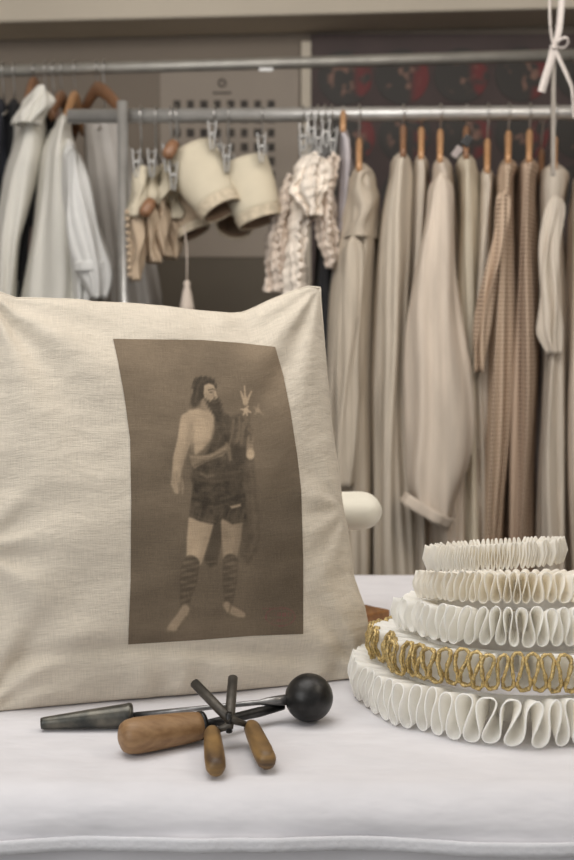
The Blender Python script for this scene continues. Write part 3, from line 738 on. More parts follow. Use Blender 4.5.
tag(mk('under_cloth', [tuple(v) for v in V], Fc, M['cloth'], smooth=True, solid=0.0015), 'long white under cloth hanging to below the hem of the upper cloth', 'tablecloth')
V, Fc, (X, Y, Z, m) = drape('tablecloth', 0.047, 0.006, 'cloth', seed=3)
tc = mk('tablecloth', [tuple(v) for v in V], Fc, M['cloth'], smooth=True, solid=0.0015)
tag(tc, 'white cotton tablecloth with a stitched hem under cushion and tools', 'tablecloth')
TOP = TZ + 0.0075
hv = []; hf = []
for i in range(420):
    for k, dz in enumerate((0.0, -0.004, -0.008, -0.0125)): hv.append((X[i, -1], Y[i, -1] - 0.0032 + 0.35 * (Y[i, -1 - k] - Y[i, -1]), Z[i, -1] + 0.011 + dz))
hf = [(i * 4 + j, i * 4 + j + 1, (i + 1) * 4 + j + 1, (i + 1) * 4 + j) for i in range(419) for j in range(3)]
o = mk('hem', [tuple(Vector(v)) for v in hv], hf, M['stitch'], tc, solid=0.0012)

# ------------------------------------------------------------------ cushion
Bl = atZ(-20, 716, TOP); Br = atZ(366, 680, TOP)
bdir = (Br - Bl).normalized(); bk = Vector((-bdir.y, bdir.x, 0)); LEAN = math.radians(15)
upv = Vector((0, 0, 1)) * math.cos(LEAN) + bk * math.sin(LEAN); nrm = bdir.cross(upv).normalized()   # towards the camera
if nrm.y > 0: nrm = -nrm
O = Bl + bk * 0.012
camP = Vector((0, 0, CZ))
def on_plane(px, py):
    d_ = Vector(ray(px, py)); t = (O - camP).dot(nrm) / d_.dot(nrm); P = camP + d_ * t
    r_ = P - O; return r_.dot(bdir), r_.dot(upv)
def edge(pts):
    q = np.array([on_plane(*p_) for p_ in pts]); s = np.concatenate([[0], np.cumsum(np.hypot(*np.diff(q, axis=0).T))]); s /= s[-1]
    return lambda t: np.stack([np.interp(t, s, q[:, 0]), np.interp(t, s, q[:, 1])], -1)
eT = edge([(-15, 287), (0, 293), (16, 298.5), (30, 298.5), (60, 299.5), (81, 300.5), (93, 302.5), (130, 304), (165, 307), (195, 311), (231, 314), (243, 313), (255, 308), (268, 301.5), (284, 295), (296, 290.5), (308, 287), (320, 288)])
eB = edge([(-20, 718), (0, 714), (40, 708), (99, 702.5), (200, 696), (285, 690), (348, 682), (366, 680)])
eL = edge([(-20, 718), (-30, 640), (-34, 540), (-30, 420), (-22, 340), (-15, 287)])
eR = edge([(366, 680), (368, 655), (367.5, 625), (364, 607), (358, 591), (352.5, 575), (352, 566), (347, 530), (342, 505), (339, 480), (331.5, 428), (326, 370), (322, 320), (320, 288)])
cT0, cT1, cB0, cB1 = eT(0.0), eT(1.0), eB(0.0), eB(1.0)
def coons(u, v):                                       # u,v in 0..1
    u_ = u[..., None]; v_ = v[..., None]
    return ((1 - v_) * eB(u) + v_ * eT(u) + (1 - u_) * eL(v) + u_ * eR(v)
            - ((1 - u_) * (1 - v_) * cB0 + u_ * (1 - v_) * cB1 + (1 - u_) * v_ * cT0 + u_ * v_ * cT1))
W, H = 0.43, 0.45
BD, UPV, NR, O_ = (np.array(tuple(x_)) for x_ in (bdir, upv, nrm, O))
def surf(u, v, side=1.0):
    q = coons(u, v); a_ = np.clip(1 - (2 * u - 1) ** 2, 0, 1); b_ = np.clip(1 - (2 * v - 1) ** 2, 0, 1)
    t = 0.074 * (a_ * b_) ** 0.58
    x, y = u * W, v * H
    env = np.minimum(1, 9 * np.minimum(np.minimum(u, 1 - u), np.minimum(v, 1 - v)))
    wr = 0.0022 * wavy(x, y * 1.7, 21, 12, 14, 90) * env
    # tension creases running in from the corners and edges
    for (cu, cv, k, am, rad, ph) in ((0, 1, 11, 0.009, 0.17, 0.4), (1, 1, 10, 0.0055, 0.15, 1.0), (1, 0, 12, 0.0045, 0.15, 2.0), (0, 0, 12, 0.006, 0.15, 0.0), (0, 0.38, 9, 0.006, 0.09, 0.5), (1, 0.42, 9, 0.0035, 0.08, 1.4)):
        dx, dy = x - cu * W, y - cv * H; r_ = np.hypot(dx, dy); an = np.arctan2(dy, dx + 1e-9)
        wr = wr + am * np.sin(k * an + ph + 8 * r_) * np.exp(-(r_ / rad) ** 2) * np.minimum(1, r_ / 0.03) * env
    # puckers along the bottom seam
    wr = wr + 0.005 * np.sin(x * 95 + 2 * np.sin(x * 31)) * np.exp(-(v / 0.07) ** 2) * np.minimum(1, v * 30)
    wr = wr + 0.0022 * np.sin(x * 70 + 2 * np.sin(x * 23)) * np.exp(-((1 - v) / 0.06) ** 2) * np.minimum(1, (1 - v) * 30)
    # the fold across the lower part
    wr = wr - 0.008 * np.exp(-((v - 0.10 - 0.03 * np.sin(u * 5)) / 0.022) ** 2) * env
    # the print's edges pull the cloth a little
    n_ = (t + wr) * side if side > 0 else -(t * 0.95 + 0.5 * wr)
    P = O_ + q[..., :1] * BD + q[..., 1:] * UPV + n_[..., None] * NR
    P[..., 2] = np.maximum(P[..., 2], TOP + 0.0012)
    return P
cu = thing('cushion', 'large natural linen cushion printed with a sepia portrait, standing on the table', 'cushion', (Bl + Br) / 2)
n1, n2 = 190, 200
uu = 0.5 - 0.5 * np.cos(np.linspace(0, PI, n1)) * 0.999999; uu = 0.6 * uu + 0.4 * np.linspace(0, 1, n1)
vv = 0.5 - 0.5 * np.cos(np.linspace(0, PI, n2)); vv = 0.6 * vv + 0.4 * np.linspace(0, 1, n2)
U, Vv = np.meshgrid(uu, vv, indexing='ij')
front = surf(U, Vv).reshape(-1, 3); back = surf(U, Vv, -1.0).reshape(-1, 3)
Fg = [(i * n2 + j, (i + 1) * n2 + j, (i + 1) * n2 + j + 1, i * n2 + j + 1) for i in range(n1 - 1) for j in range(n2 - 1)]
N0 = n1 * n2
Fb = [tuple(N0 + k for k in reversed(f)) for f in Fg]
uvs = np.stack([U.ravel(), Vv.ravel()], -1)
mk('cover', np.concatenate([front, back]).tolist(), Fg + Fb, M['cushion'], cu, uvs=np.concatenate([uvs, uvs]))
bm_pts = [tuple(p_) for p_ in surf(np.concatenate([np.linspace(0, 1, 80), np.ones(80), np.linspace(1, 0, 80), np.zeros(80)]), np.concatenate([np.zeros(80), np.linspace(0, 1, 80), np.ones(80), np.linspace(1, 0, 80)]), 1.0)]
V, Fc = tube(bm_pts, 0.0016, 6); mk('seam', V, Fc, M['cushion'], cu, uvs=[(0.5, 0.5)] * len(V))

# ---- the printed picture (ink in the linen): traced on the cushion's own surface
def pedge(pts):
    q = np.array(pts, float); s = np.concatenate([[0], np.cumsum(np.hypot(*np.diff(q, axis=0).T))]); s /= s[-1]
    return lambda t: np.stack([np.interp(t, s, q[:, 0]), np.interp(t, s, q[:, 1])], -1)
fT = pedge([(113, 339), (150, 339.5), (200, 340), (240, 343), (275, 347)])
fB = pedge([(128, 644.5), (200, 640), (250, 636), (303, 634)])
fL = pedge([(128, 644.5), (130.5, 580), (131, 500), (130, 440), (124, 395), (118, 362), (113, 339)])
fR = pedge([(303, 634), (303, 560), (301, 490), (297, 455), (290, 410), (283, 375), (275, 347)])
ga, gb = 230, 380
A_, B_ = np.meshgrid(np.linspace(0, 1, ga), np.linspace(0, 1, gb), indexing='ij')
a1, b1 = A_[..., None], B_[..., None]
PX = ((1 - b1) * fB(A_) + b1 * fT(A_) + (1 - a1) * fL(B_) + a1 * fR(B_)
      - ((1 - a1) * (1 - b1) * fB(np.array(0.)) + a1 * (1 - b1) * fB(np.array(1.)) + (1 - a1) * b1 * fT(np.array(0.)) + a1 * b1 * fT(np.array(1.))))
def proj(P):
    x, y, z = P[..., 0], P[..., 1], P[..., 2] - CZ
    dep = y * cT - z * sT; upc = y * sT + z * cT
    return np.stack([CX + F * x / dep, CY - F * upc / dep], -1)
u = 0.42 + 0.5 * (A_ - 0.1); v = 0.15 + 0.75 * B_
for it in range(14):
    e0 = proj(surf(u, v)) - PX; h_ = 1e-3
    du = (proj(surf(u + h_, v)) - proj(surf(u - h_, v))) / (2 * h_); dv = (proj(surf(u, v + h_)) - proj(surf(u, v - h_))) / (2 * h_)
    det = du[..., 0] * dv[..., 1] - du[..., 1] * dv[..., 0]; det = np.where(np.abs(det) < 1e3, 1e3 * np.sign(det + 1e-9), det)
    su = (e0[..., 0] * dv[..., 1] - e0[..., 1] * dv[..., 0]) / det; sv = (du[..., 0] * e0[..., 1] - du[..., 1] * e0[..., 0]) / det
    u = np.clip(u - np.clip(0.8 * su, -.08, .08), 0.03, 0.97); v = np.clip(v - np.clip(0.8 * sv, -.08, .08), 0.03, 0.97)
P = surf(u, v); P = P + NR * 0.0009
# ---- painting of the picture: x,y in the picture's own units
gx = (PX[..., 0] - 100) * 2.609; gy = (PX[..., 1] - 330) * 2.609
def c4(pts): return [(156.5 + x * .5455, 78.3 + y * .5455) for x, y in pts]
def c5(pts): return [(130.5 + x * .5455, 417.4 + y * .5455) for x, y in pts]
tone = 0.405 + 0.03 * np.clip((250 - gy) / 250, -1, 1) + 0.045 * np.clip((gx - 330) / 150, 0, 1) * np.clip((300 - gy) / 200, 0, 1)
tone = tone - 0.05 * np.clip((gx - 380) / 120, 0, 1) * np.clip((gy - 330) / 120, 0, 1) + 0.02 * wavy(gx / 400, gy / 400, 3, 8, 8, 40)
tone = np.where(gy > 690, tone + 0.02 * np.clip((gy - 690) / 60, 0, 1), tone)
def blend(mask, val):
    global tone
    tone = tone * (1 - mask) + val * mask
def sstep(d_, soft): t_ = np.clip(0.5 - d_ / (2 * soft), 0, 1); return t_ * t_ * (3 - 2 * t_)
def chain(pts, rads):
    best = np.full(gx.shape, 1e9)
    for (p0, r0), (p1, r1) in zip(zip(pts[:-1], rads[:-1]), zip(pts[1:], rads[1:])):
        dx, dy = p1[0] - p0[0], p1[1] - p0[1]; L2 = dx * dx + dy * dy + 1e-9
        t_ = np.clip(((gx - p0[0]) * dx + (gy - p0[1]) * dy) / L2, 0, 1)
        best = np.minimum(best, np.hypot(gx - p0[0] - t_ * dx, gy - p0[1] - t_ * dy) - (r0 + (r1 - r0) * t_))
    return best
def poly(pts):
    n_ = len(pts); d2 = np.full(gx.shape, 1e9); ins = np.zeros(gx.shape, bool)
    for i in range(n_):
        (x0, y0), (x1_, y1_) = pts[i], pts[(i + 1) % n_]
        dx, dy = x1_ - x0, y1_ - y0; t_ = np.clip(((gx - x0) * dx + (gy - y0) * dy) / (dx * dx + dy * dy + 1e-9), 0, 1)
        d2 = np.minimum(d2, np.hypot(gx - x0 - t_ * dx, gy - y0 - t_ * dy))
        cr = ((y0 > gy) != (y1_ > gy)) & (gx < (x1_ - x0) * (gy - y0) / (y1_ - y0 + 1e-9) + x0); ins ^= cr
    return np.where(ins, -d2, d2)
def ell(c, rx, ry, rot=0):
    ca, sa = math.cos(rot), math.sin(rot); dx, dy = gx - c[0], gy - c[1]
    return (np.hypot((dx * ca + dy * sa) / rx, (-dx * sa + dy * ca) / ry) - 1) * min(rx, ry)
nz = wavy(gx / 100, gy / 100, 9, 10, 9, 60)
# cast shade printed on the studio floor
blend(0.35 * sstep(ell((300, 742), 120, 12), 18), 0.30)
# cloak behind
blend(0.8 * sstep(poly([(348, 225), (392, 245), (400, 330), (404, 400), (418, 520), (412, 575), (385, 612), (366, 590), (358, 500), (340, 300)]), 8), 0.30 + 0.03 * nz)
blend(0.45 * sstep(chain([(392, 350), (400, 450), (405, 540), (388, 590)], [4, 4, 6, 4]), 6), 0.40)
blend(0.7 * sstep(poly([(268, 495), (326, 495), (316, 560), (304, 612), (286, 620), (272, 600)]), 6), 0.23)
blend(0.5 * sstep(chain([(280, 606), (300, 604)], [2, 2]), 3), 0.45)
# legs
for pts, rads, val in (([(263, 500), (255, 545), (246, 598)], [33, 29, 21], 0.63), ([(343, 505), (342, 545), (338, 592)], [28, 25, 18], 0.54)):
    d_ = chain(pts, rads); blend(sstep(d_, 4), val + 0.01 * nz)
    blend(0.45 * sstep(-d_ - 2, 10) * 0 + 0.4 * sstep(chain([(p_[0] + 24 * (r_ / 30), p_[1]) for p_, r_ in zip(pts, rads)], [8, 7, 6]), 9), val - 0.15)
blend(0.3 * sstep(ell((336, 582), 10, 9), 6), 0.64); blend(0.3 * sstep(ell((244, 590), 11, 9), 6), 0.68)
for pts, rads in (([(236, 612), (230, 655), (222, 700), (221, 728)], [24, 23, 15, 11]), ([(340, 604), (338, 650), (336, 690), (336, 716)], [20, 20, 14, 10])):
    d_ = chain(pts, rads); blend(0.95 * sstep(d_, 4), 0.325)
    st = 0.7 * np.sin(gy * 0.40 + gx * 0.10) + 0.5 * np.sin(gy * 0.23 - gx * 0.06 + 1) + 0.4 * nz
    blend(sstep(d_ + 2, 4) * np.clip(st, 0, 1) * 0.55, 0.43); blend(sstep(d_ + 2, 4) * np.clip(-st, 0, 1) * 0.45, 0.25)
blend(sstep(chain([(222, 728), (212, 748), (192, 773)], [11, 13, 13]), 4), 0.55); blend(0.7 * sstep(ell((188, 775), 15, 8, -0.5), 5), 0.60)
blend(0.6 * sstep(chain([(224, 750), (205, 778)], [3, 3]), 4), 0.33)
blend(sstep(chain([(330, 718), (338, 728), (362, 740), (372, 743)], [9, 11, 10, 7]), 4), 0.55); blend(0.6 * sstep(chain([(342, 716), (336, 738)], [3, 2]), 3), 0.34)
# kilt, belt
kilt = poly([(243, 395), (300, 400), (366, 388), (380, 440), (384, 500), (345, 507), (318, 492), (300, 508), (262, 500), (232, 487), (238, 440)])
blend(0.95 * sstep(kilt, 5), 0.235 + 0.045 * nz)
blend(0.6 * sstep(kilt + 3, 4) * np.clip(np.sin(gx * 0.33 + gy * 0.1), 0, 1) * np.clip((gy - 455) / 20, 0, 1), 0.31)
blend(0.5 * sstep(chain([(234, 482), (265, 493), (300, 500)], [3, 3, 3]), 3), 0.38); blend(0.4 * sstep(chain([(345, 500), (382, 495)], [3, 3]), 3), 0.34)
blend(0.6 * sstep(chain([(242, 440), (300, 455), (376, 432)], [4, 5, 4]), 4), 0.17); blend(0.8 * sstep(poly(c5([(382, 78), (432, 66), (434, 78), (390, 90)])), 3), 0.60)
# tunic
blend(0.96 * sstep(poly([(285, 215), (320, 212), (350, 232), (362, 300), (376, 350), (372, 398), (300, 404), (242, 402), (236, 385), (244, 350), (280, 318), (300, 260)]), 6), 0.255 + 0.035 * nz)
for pts in ([(300, 240), (312, 280), (300, 320)], [(320, 235), (330, 270)], [(260, 372), (300, 380), (360, 370)], [(262, 392), (300, 395), (350, 388)]):
    blend(0.45 * sstep(chain(pts, [3] * len(pts)), 5), 0.36)
blend(0.5 * sstep(chain(c4([(195, 545), (225, 560), (255, 552)]), [3, 4, 2]), 4), 0.46)
# bare chest and shoulder
chest = poly([(222, 224), (232, 210), (250, 206), (272, 204), (290, 208), (299, 222), (297, 250), (288, 285), (268, 312), (250, 325), (240, 318), (236, 280)])
blend(sstep(chest, 6), 0.62 + 0.07 * np.clip((270 - gx) / 60, -0.6, 1) + 0.006 * nz)
blend(0.35 * sstep(ell((262, 268), 26, 20), 14), 0.69); blend(0.3 * sstep(chain([(245, 296), (268, 300), (284, 288)], [3, 4, 3]), 7), 0.50)
blend(0.35 * sstep(chain([(247, 222), (270, 224), (286, 232)], [3, 3, 2]), 6), 0.54)
blend(0.45 * sstep(chain([(243, 262), (241, 290), (243, 318)], [2, 3, 3]), 5), 0.40)
blend(0.4 * sstep(chain([(243, 300), (239, 340), (236, 380)], [3, 4, 4]), 5), 0.33)
# arm
arm = chain([(229, 236), (220, 285), (205, 335), (199, 375)], [20, 18, 15, 11]); blend(sstep(arm, 4), 0.62)
blend(0.5 * sstep(chain([(237, 250), (231, 292), (214, 345), (207, 380)], [5, 6, 5, 3]), 7), 0.48); blend(0.4 * sstep(chain([(218, 228), (211, 280)], [6, 5]), 7), 0.68)
blend(sstep(chain([(199, 378), (196, 400), (200, 420)], [11, 12, 8]), 4), 0.56); blend(0.7 * sstep(chain([(211, 388), (214, 405), (214, 426)], [4, 5, 3]), 3), 0.52)
for x0 in (204, 209): blend(0.5 * sstep(chain([(x0, 400), (x0 + 2, 424)], [1.5, 1.5]), 2.5), 0.36)
# sash across the body
sash = poly(c4([(138, 452), (190, 462), (260, 440), (318, 400), (334, 420), (300, 458), (220, 488), (165, 520), (150, 500)])); blend(0.9 * sstep(sash, 4), 0.47 + 0.03 * nz)
blend(0.55 * sstep(chain(c4([(150, 465), (240, 462), (315, 420)]), [3, 3, 3]), 4), 0.57); blend(0.6 * sstep(chain(c4([(165, 505), (240, 475), (310, 440)]), [2.5, 2.5, 2]), 3), 0.33)
blend(0.7 * sstep(poly(c4([(312, 395), (335, 398), (345, 480), (332, 485), (318, 440)])), 5), 0.46)
blend(0.75 * sstep(poly(c4([(170, 520), (150, 560), (180, 575), (190, 540)])), 5), 0.30)
# shoulder drape and far arm
blend(0.85 * sstep(poly(c4([(340, 275), (385, 255), (420, 300), (425, 380), (400, 420), (350, 410), (325, 350)])), 7), 0.335 + 0.04 * nz)
for pts in ([(350, 290), (345, 350), (335, 390)], [(378, 275), (380, 330), (368, 390)], [(400, 320), (388, 400)]): blend(0.6 * sstep(chain(c4(pts), [3] * len(pts)), 4), 0.45)
blend(0.7 * sstep(poly(c4([(345, 410), (410, 415), (440, 480), (350, 490)])), 9), 0.25)
blend(sstep(chain(c4([(432, 375), (430, 415), (430, 455)]), [8, 9, 10]), 4), 0.50); blend(sstep(ell((392, 324), 10, 14), 4), 0.66); blend(0.6 * sstep(chain(c4([(424, 395), (446, 400)]), [2, 2]), 3), 0.36)
# lilies
blend(0.8 * sstep(chain(c4([(418, 250), (428, 310), (434, 380)]), [4, 4, 4]), 4), 0.34)
for a0, a1_ in (((400, 320), (385, 350)), ((436, 300), (452, 340)), ((415, 290), (390, 310)), ((425, 330), (445, 360))): blend(0.6 * sstep(chain(c4([a0, a1_]), [5, 2]), 3), 0.42)
for a0, a1_, w_ in (((408, 200), (403, 125), 3.5), ((402, 198), (386, 152), 4), ((414, 198), (436, 152), 4), ((408, 205), (408, 180), 7), ((410, 240), (388, 236), 4.5), ((410, 240), (432, 250), 4.5), ((410, 240), (398, 262), 4.5), ((410, 240), (416, 265), 4.5), ((410, 235), (420, 222), 4)):
    blend(0.9 * sstep(chain(c4([a0, a1_]), [w_, w_ * 0.45]), 3), 0.66)
for a0, a1_ in (((466, 240), (450, 225)), ((466, 240), (492, 262)), ((466, 240), (470, 215)), ((466, 240), (455, 258))): blend(0.65 * sstep(chain(c4([a0, a1_]), [4.5, 2]), 4), 0.55)
# head
blend(0.95 * sstep(poly(c4([(196, 185), (238, 190), (250, 240), (215, 245), (196, 238)])), 5), 0.50)
hair = ell((271, 149), 31, 29) + 2.2 * nz + 1.5 * np.sin(gx * 0.5 + gy * 0.2)
blend(0.95 * sstep(hair, 5), 0.215); blend(0.9 * sstep(ell((250, 178), 15, 24, 0.35) + 2 * nz, 6), 0.225)
for pts in ([(205, 90), (180, 130), (178, 170)], [(240, 84), (205, 105)], [(175, 150), (170, 200)], [(262, 92), (285, 110)]): blend(0.5 * sstep(chain(c4(pts), [2] * len(pts)), 3.5), 0.34)
face = poly(c4([(211, 122), (232, 112), (256, 122), (266, 142), (270, 165), (276, 178), (268, 190), (270, 200), (232, 205), (214, 190), (207, 160)])); blend(0.97 * sstep(face, 3), 0.585)
blend(0.35 * sstep(chain(c4([(218, 130), (245, 122)]), [4, 4]), 4), 0.66)
blend(0.75 * sstep(chain(c4([(232, 144), (252, 140)]), [1.7, 1.7]), 2.2), 0.27); blend(0.75 * sstep(ell(c4([(243, 155)])[0], 4, 2), 2), 0.26)
blend(0.6 * sstep(chain(c4([(258, 142), (270, 147)]), [1.7, 1.7]), 2.2), 0.30); blend(0.5 * sstep(chain(c4([(262, 150), (264, 172)]), [1.5, 2]), 2), 0.66)
blend(0.5 * sstep(chain(c4([(254, 150), (254, 172), (260, 180)]), [1.5, 2, 2]), 3), 0.42); blend(0.4 * sstep(chain(c4([(222, 165), (230, 185)]), [3, 4]), 5), 0.48)
beard = poly(c4([(214, 186), (238, 198), (258, 186), (280, 186), (290, 205), (296, 240), (288, 272), (270, 282), (248, 254), (228, 222)])) + 1.5 * np.sin(gx * 0.6 + gy * 0.4); blend(0.9 * sstep(beard, 7), 0.225)
blend(0.5 * sstep(chain(c4([(252, 206), (270, 204)]), [1.6, 1.4]), 2), 0.38); blend(0.35 * sstep(chain(c4([(255, 225), (275, 262)]), [3, 2]), 5), 0.30)
# film grain and fade
tone = tone + 0.010 * np.random.RandomState(2).randn(*tone.shape) + 0.006 * np.sin(gy * 1.3 + 0.6 * np.sin(gx * 0.02))
tone = np.clip(tone, 0.05, 0.95)
T0 = 0.055 + 0.90 * tone
rgb = np.stack([T0 * 1.10, T0 * 0.972, T0 * 0.815], -1)
# faded red collector's stamp near the corner: illegible oval of broken strokes
st = (np.abs(ell((470, 748), 38, 24)) < 1.6) | ((np.abs(gx - 470) < 30) & (np.abs(gy - 742) < 5) & (np.sin(gx * 0.9) > -0.1)) | ((np.abs(gx - 470) < 22) & (np.abs(gy - 758) < 4) & (np.sin(gx * 1.15 + 1) > 0)) | ((np.abs(gx - 455) < 32) & (np.abs(gy - 727) < 2.5) & (np.sin(gx * 0.7) > -0.4))
stm = (0.62 * st * (0.6 + 0.4 * np.clip(nz, -1, 1)))[..., None]
rgb = rgb * (1 - stm) + np.array([0.50, 0.29, 0.30]) * stm
rgb = np.clip(rgb, 0, 1); rgb = np.where(rgb <= 0.04045, rgb / 12.92, ((rgb + 0.055) / 1.055) ** 2.4)
Fp = [(i * gb + j, (i + 1) * gb + j, (i + 1) * gb + j + 1, i * gb + j + 1) for i in range(ga - 1) for j in range(gb - 1)]
po = mk('printed_portrait', P.reshape(-1, 3).tolist(), Fp, M['print'], cu, uvs=np.stack([u.ravel(), v.ravel()], -1))
ca = po.data.color_attributes.new('ink', 'FLOAT_COLOR', 'POINT')
ca.data.foreach_set('color', np.concatenate([rgb.reshape(-1, 3), np.ones((ga * gb, 1))], 1).astype(np.float32).ravel())
po['label'] = 'brown sepia print of a bearded standing man holding lilies'

# ------------------------------------------------------------------ sleeve board behind the cushion
SY = 1.63
tip = atY(382, 513, SY)
sb = thing('sleeve_board', 'cream padded sleeve board on a brown wooden base behind the cushion', 'sleeve board', (tip.x - 0.2, SY, TOP))
pts, rr = [], []
for k in range(15):
    s = k / 14; pts.append((tip.x - 0.42 * s, SY - 0.03 * s, tip.z + 0.002))
V, Fc = [], []
n = 28
ks = [0, 0.0015, 0.005, 0.012, 0.024, 0.04, 0.07, 0.12, 0.2, 0.3, 0.38, 0.41, 0.42]
for s in ks:
    e_ = min(1, math.sqrt(max(0, 1 - (1 - min(1, s / 0.024)) ** 2)) + 0.03) * (0.12 if s >= 0.42 else 1)
    for j in range(n):
        q = 2 * PI * j / n; sq = lambda c_: math.copysign(abs(c_) ** 0.75, c_)
        V.append((tip.x - s, SY - 0.06 * s + 0.05 * e_ * sq(math.cos(q)), tip.z + 0.004 - 0.01 * s + 0.0235 * (0.55 + 0.45 * e_) * e_ * sq(math.sin(q)) ))
Fc = [(i * n + j, (i + 1) * n + j, (i + 1) * n + (j + 1) % n, i * n + (j + 1) % n) for i in range(len(ks) - 1) for j in range(n)] + [tuple(range(n)), tuple((len(ks) - 1) * n + j for j in range(n - 1, -1, -1))]
mk('padded_top', V, Fc, M['pad'], sb, sub=1)
tp = atZ(390, 609.5, TOP + 0.025)
outl = [(tp.x, tp.y), (tp.x - 0.09, tp.y + 0.09), (tp.x - 0.48, tp.y + 0.07), (tp.x - 0.48, tp.y - 0.06), (tp.x - 0.09, tp.y - 0.085)]
V = [(x, y, TOP) for x, y in outl] + [(x, y, TOP + 0.025) for x, y in outl]
mk('base_plank', V, [tuple(range(4, -1, -1)), tuple(range(5, 10))] + [(i, (i + 1) % 5, 5 + (i + 1) % 5, 5 + i) for i in range(5)], M['plank'], sb, smooth=False, bevel=0.002)
mk('support_post', *box(tip.x - 0.34, tip.x - 0.26, SY - 0.035, SY + 0.02, TOP + 0.025, tip.z - 0.012), M['plank'], sb, smooth=False, bevel=0.004)

# ------------------------------------------------------------------ ruffs
def ruff(label, cx, cy, z0, h, R, depth, N, mname, seed, a=0.16, gold=False, hem=0.0, tilt=0.0, cup=0.0, name='ruff', samples=26, jitter=1.0, bulge=0.0, squash=0.0, sy=1.0, sag=0.13):
    r = np.random.RandomState(seed)
    t = thing(name, label, 'ruff', (cx, cy, z0), 'stacked ruffs')
    per = 1 + 0.22 * jitter * (r.rand(N) - 0.5) * 2; edges = np.concatenate([[0], np.cumsum(per)]); edges = edges / edges[-1] * 2 * PI
    av = np.clip(a + 0.035 * jitter * r.randn(N), 0.06, 0.30); hv = 1 - 0.10 * jitter * r.rand(N); ro = 0.004 * jitter * r.randn(N); zo = 0.0
    M_ = samples; tot = N * M_
    s = (np.arange(tot) % M_) / M_; idx = np.arange(tot) // M_
    def sm(arr):                                     # smooth loop parameters across neighbours
        x_ = (idx + s); nx = np.concatenate([arr, arr[:1]]); return np.interp(x_, np.arange(N + 1), nx)
    av_, hv_, ro_ = sm(av), sm(hv), sm(ro)
    p_ = edges[idx + 1] - edges[idx]
    rad = [0, 0.2, 0.4, 0.58, 0.74, 0.87, 0.95, 1.0]
    V = []
    rings = []
    for q in rad:
        amp = 0.42 + 0.58 * q ** 0.8; aq = av_ * (0.2 + 0.8 * q)
        th = edges[idx] + p_ * (s + aq * np.sin(4 * PI * s))
        th = th + (0.5 if gold else 0.75) * p_ * q * (0.14 + 0.16 * np.sin(5 * edges[idx] + seed) + 0.12 * np.sin(11 * edges[idx] + seed * 2)) * np.cos(2 * PI * s)
        zc = np.cos(2 * PI * s); zc = np.sign(zc) * np.abs(zc) ** 0.9
        rr_ = R - depth * (1 - q) + ro_ * q + bulge * math.sin(PI * q) + (0.006 * (1 - np.abs(zc)) - 0.004) * q * min(1, h / 0.04)
        z = z0 + h / 2 + zc * h / 2 * amp * hv_ + cup * (q - 1) * 0 - squash * (1 - q)
        z = z + tilt * rr_ * np.cos(th)
        z = TOP + (z - TOP) * (1 - sag * (1 + rr_ * np.sin(th) / R))
        rings.append((rr_ * np.cos(th) + cx, sy * rr_ * np.sin(th) + cy, z))
        V += list(zip(*rings[-1]))
    Fc = [(i * tot + j, i * tot + (j + 1) % tot, (i + 1) * tot + (j + 1) % tot, (i + 1) * tot + j) for i in range(len(rad) - 1) for j in range(tot)]
    mk('pleats', V, Fc, M[mname], t, solid=0.0009)
    e = list(zip(*rings[-1]))
    if gold or hem:
        rr = 0.0018 if gold else hem
        ev, ef = tube(e + [e[0]], [rr * (1 + (0.35 * math.sin(k * 2.3) if gold else 0)) for k in range(tot + 1)], 6, caps=False)
        mk('gold_braid' if gold else 'rolled_hem', ev, ef, M['gold' if gold else mname], t)
        if gold:
            e2 = list(zip(rings[-2][0] , rings[-2][1], rings[-2][2]))
            ev, ef = tube(e2 + [e2[0]], [0.0016 * (1 + 0.35 * math.sin(k * 1.9)) for k in range(tot + 1)], 6, caps=False)
            mk('gold_braid', ev, ef, M['gold'], t)
    # neck band inside
    nb = []; n = 90; rb_ = R - depth
    for k in range(4):
        for j in range(n):
            q = 2 * PI * j / n; zz = z0 + h * (0.22 + 0.56 * k / 3) - squash + tilt * rb_ * math.cos(q); zz = TOP + (zz - TOP) * (1 - sag * (1 + rb_ * math.sin(q) / R)); nb.append((cx + (rb_ - 0.001) * math.cos(q), cy + sy * (rb_ - 0.001) * math.sin(q), zz))
    nf = [(k * n + j, k * n + (j + 1) % n, (k + 1) * n + (j + 1) % n, (k + 1) * n + j) for k in range(3) for j in range(n)]
    mk('neck_band', nb, nf, M[mname], t, solid=0.002)
    return t
RX, RYc = 0.2448, 1.313
ruff('large white ruff with open loops at the bottom of the stack', RX, RYc, TOP, 0.0475, 0.178, 0.05, 58, 'ruff_white', 61, a=0.24, jitter=1.0, hem=0.0009)
ruff('white ruff edged with gold braid, second from the bottom of the stack', RX, RYc, TOP + 0.0455, 0.0375, 0.151, 0.052, 60, 'ruff_white', 62, a=0.285, gold=True, jitter=1.2)
ruff('bright white ruff in the middle of the stack, above the gold edged one', RX, RYc, TOP + 0.082, 0.0405, 0.1245, 0.040, 52, 'ruff_pure', 63, a=0.25, jitter=1.2, hem=0.0006)
ruff('cream ruff with tight loops directly under the topmost one', RX, RYc, TOP + 0.121, 0.033, 0.107, 0.040, 60, 'ruff_cream', 64, a=0.25, jitter=1.2, hem=0.0005)
ruff('small tilted cream ruff of fine pleats on top of the stack', 0.2135, 1.262, TOP + 0.1505, 0.028, 0.0685, 0.010, 84, 'ruff_cream', 65, a=0.22, hem=0.0004, tilt=0.065, samples=16, sy=0.50, jitter=0.7, sag=0.02)

# ------------------------------------------------------------------ goffering tools
def onT(px, py, r): return atZ(px, py, TOP + r)
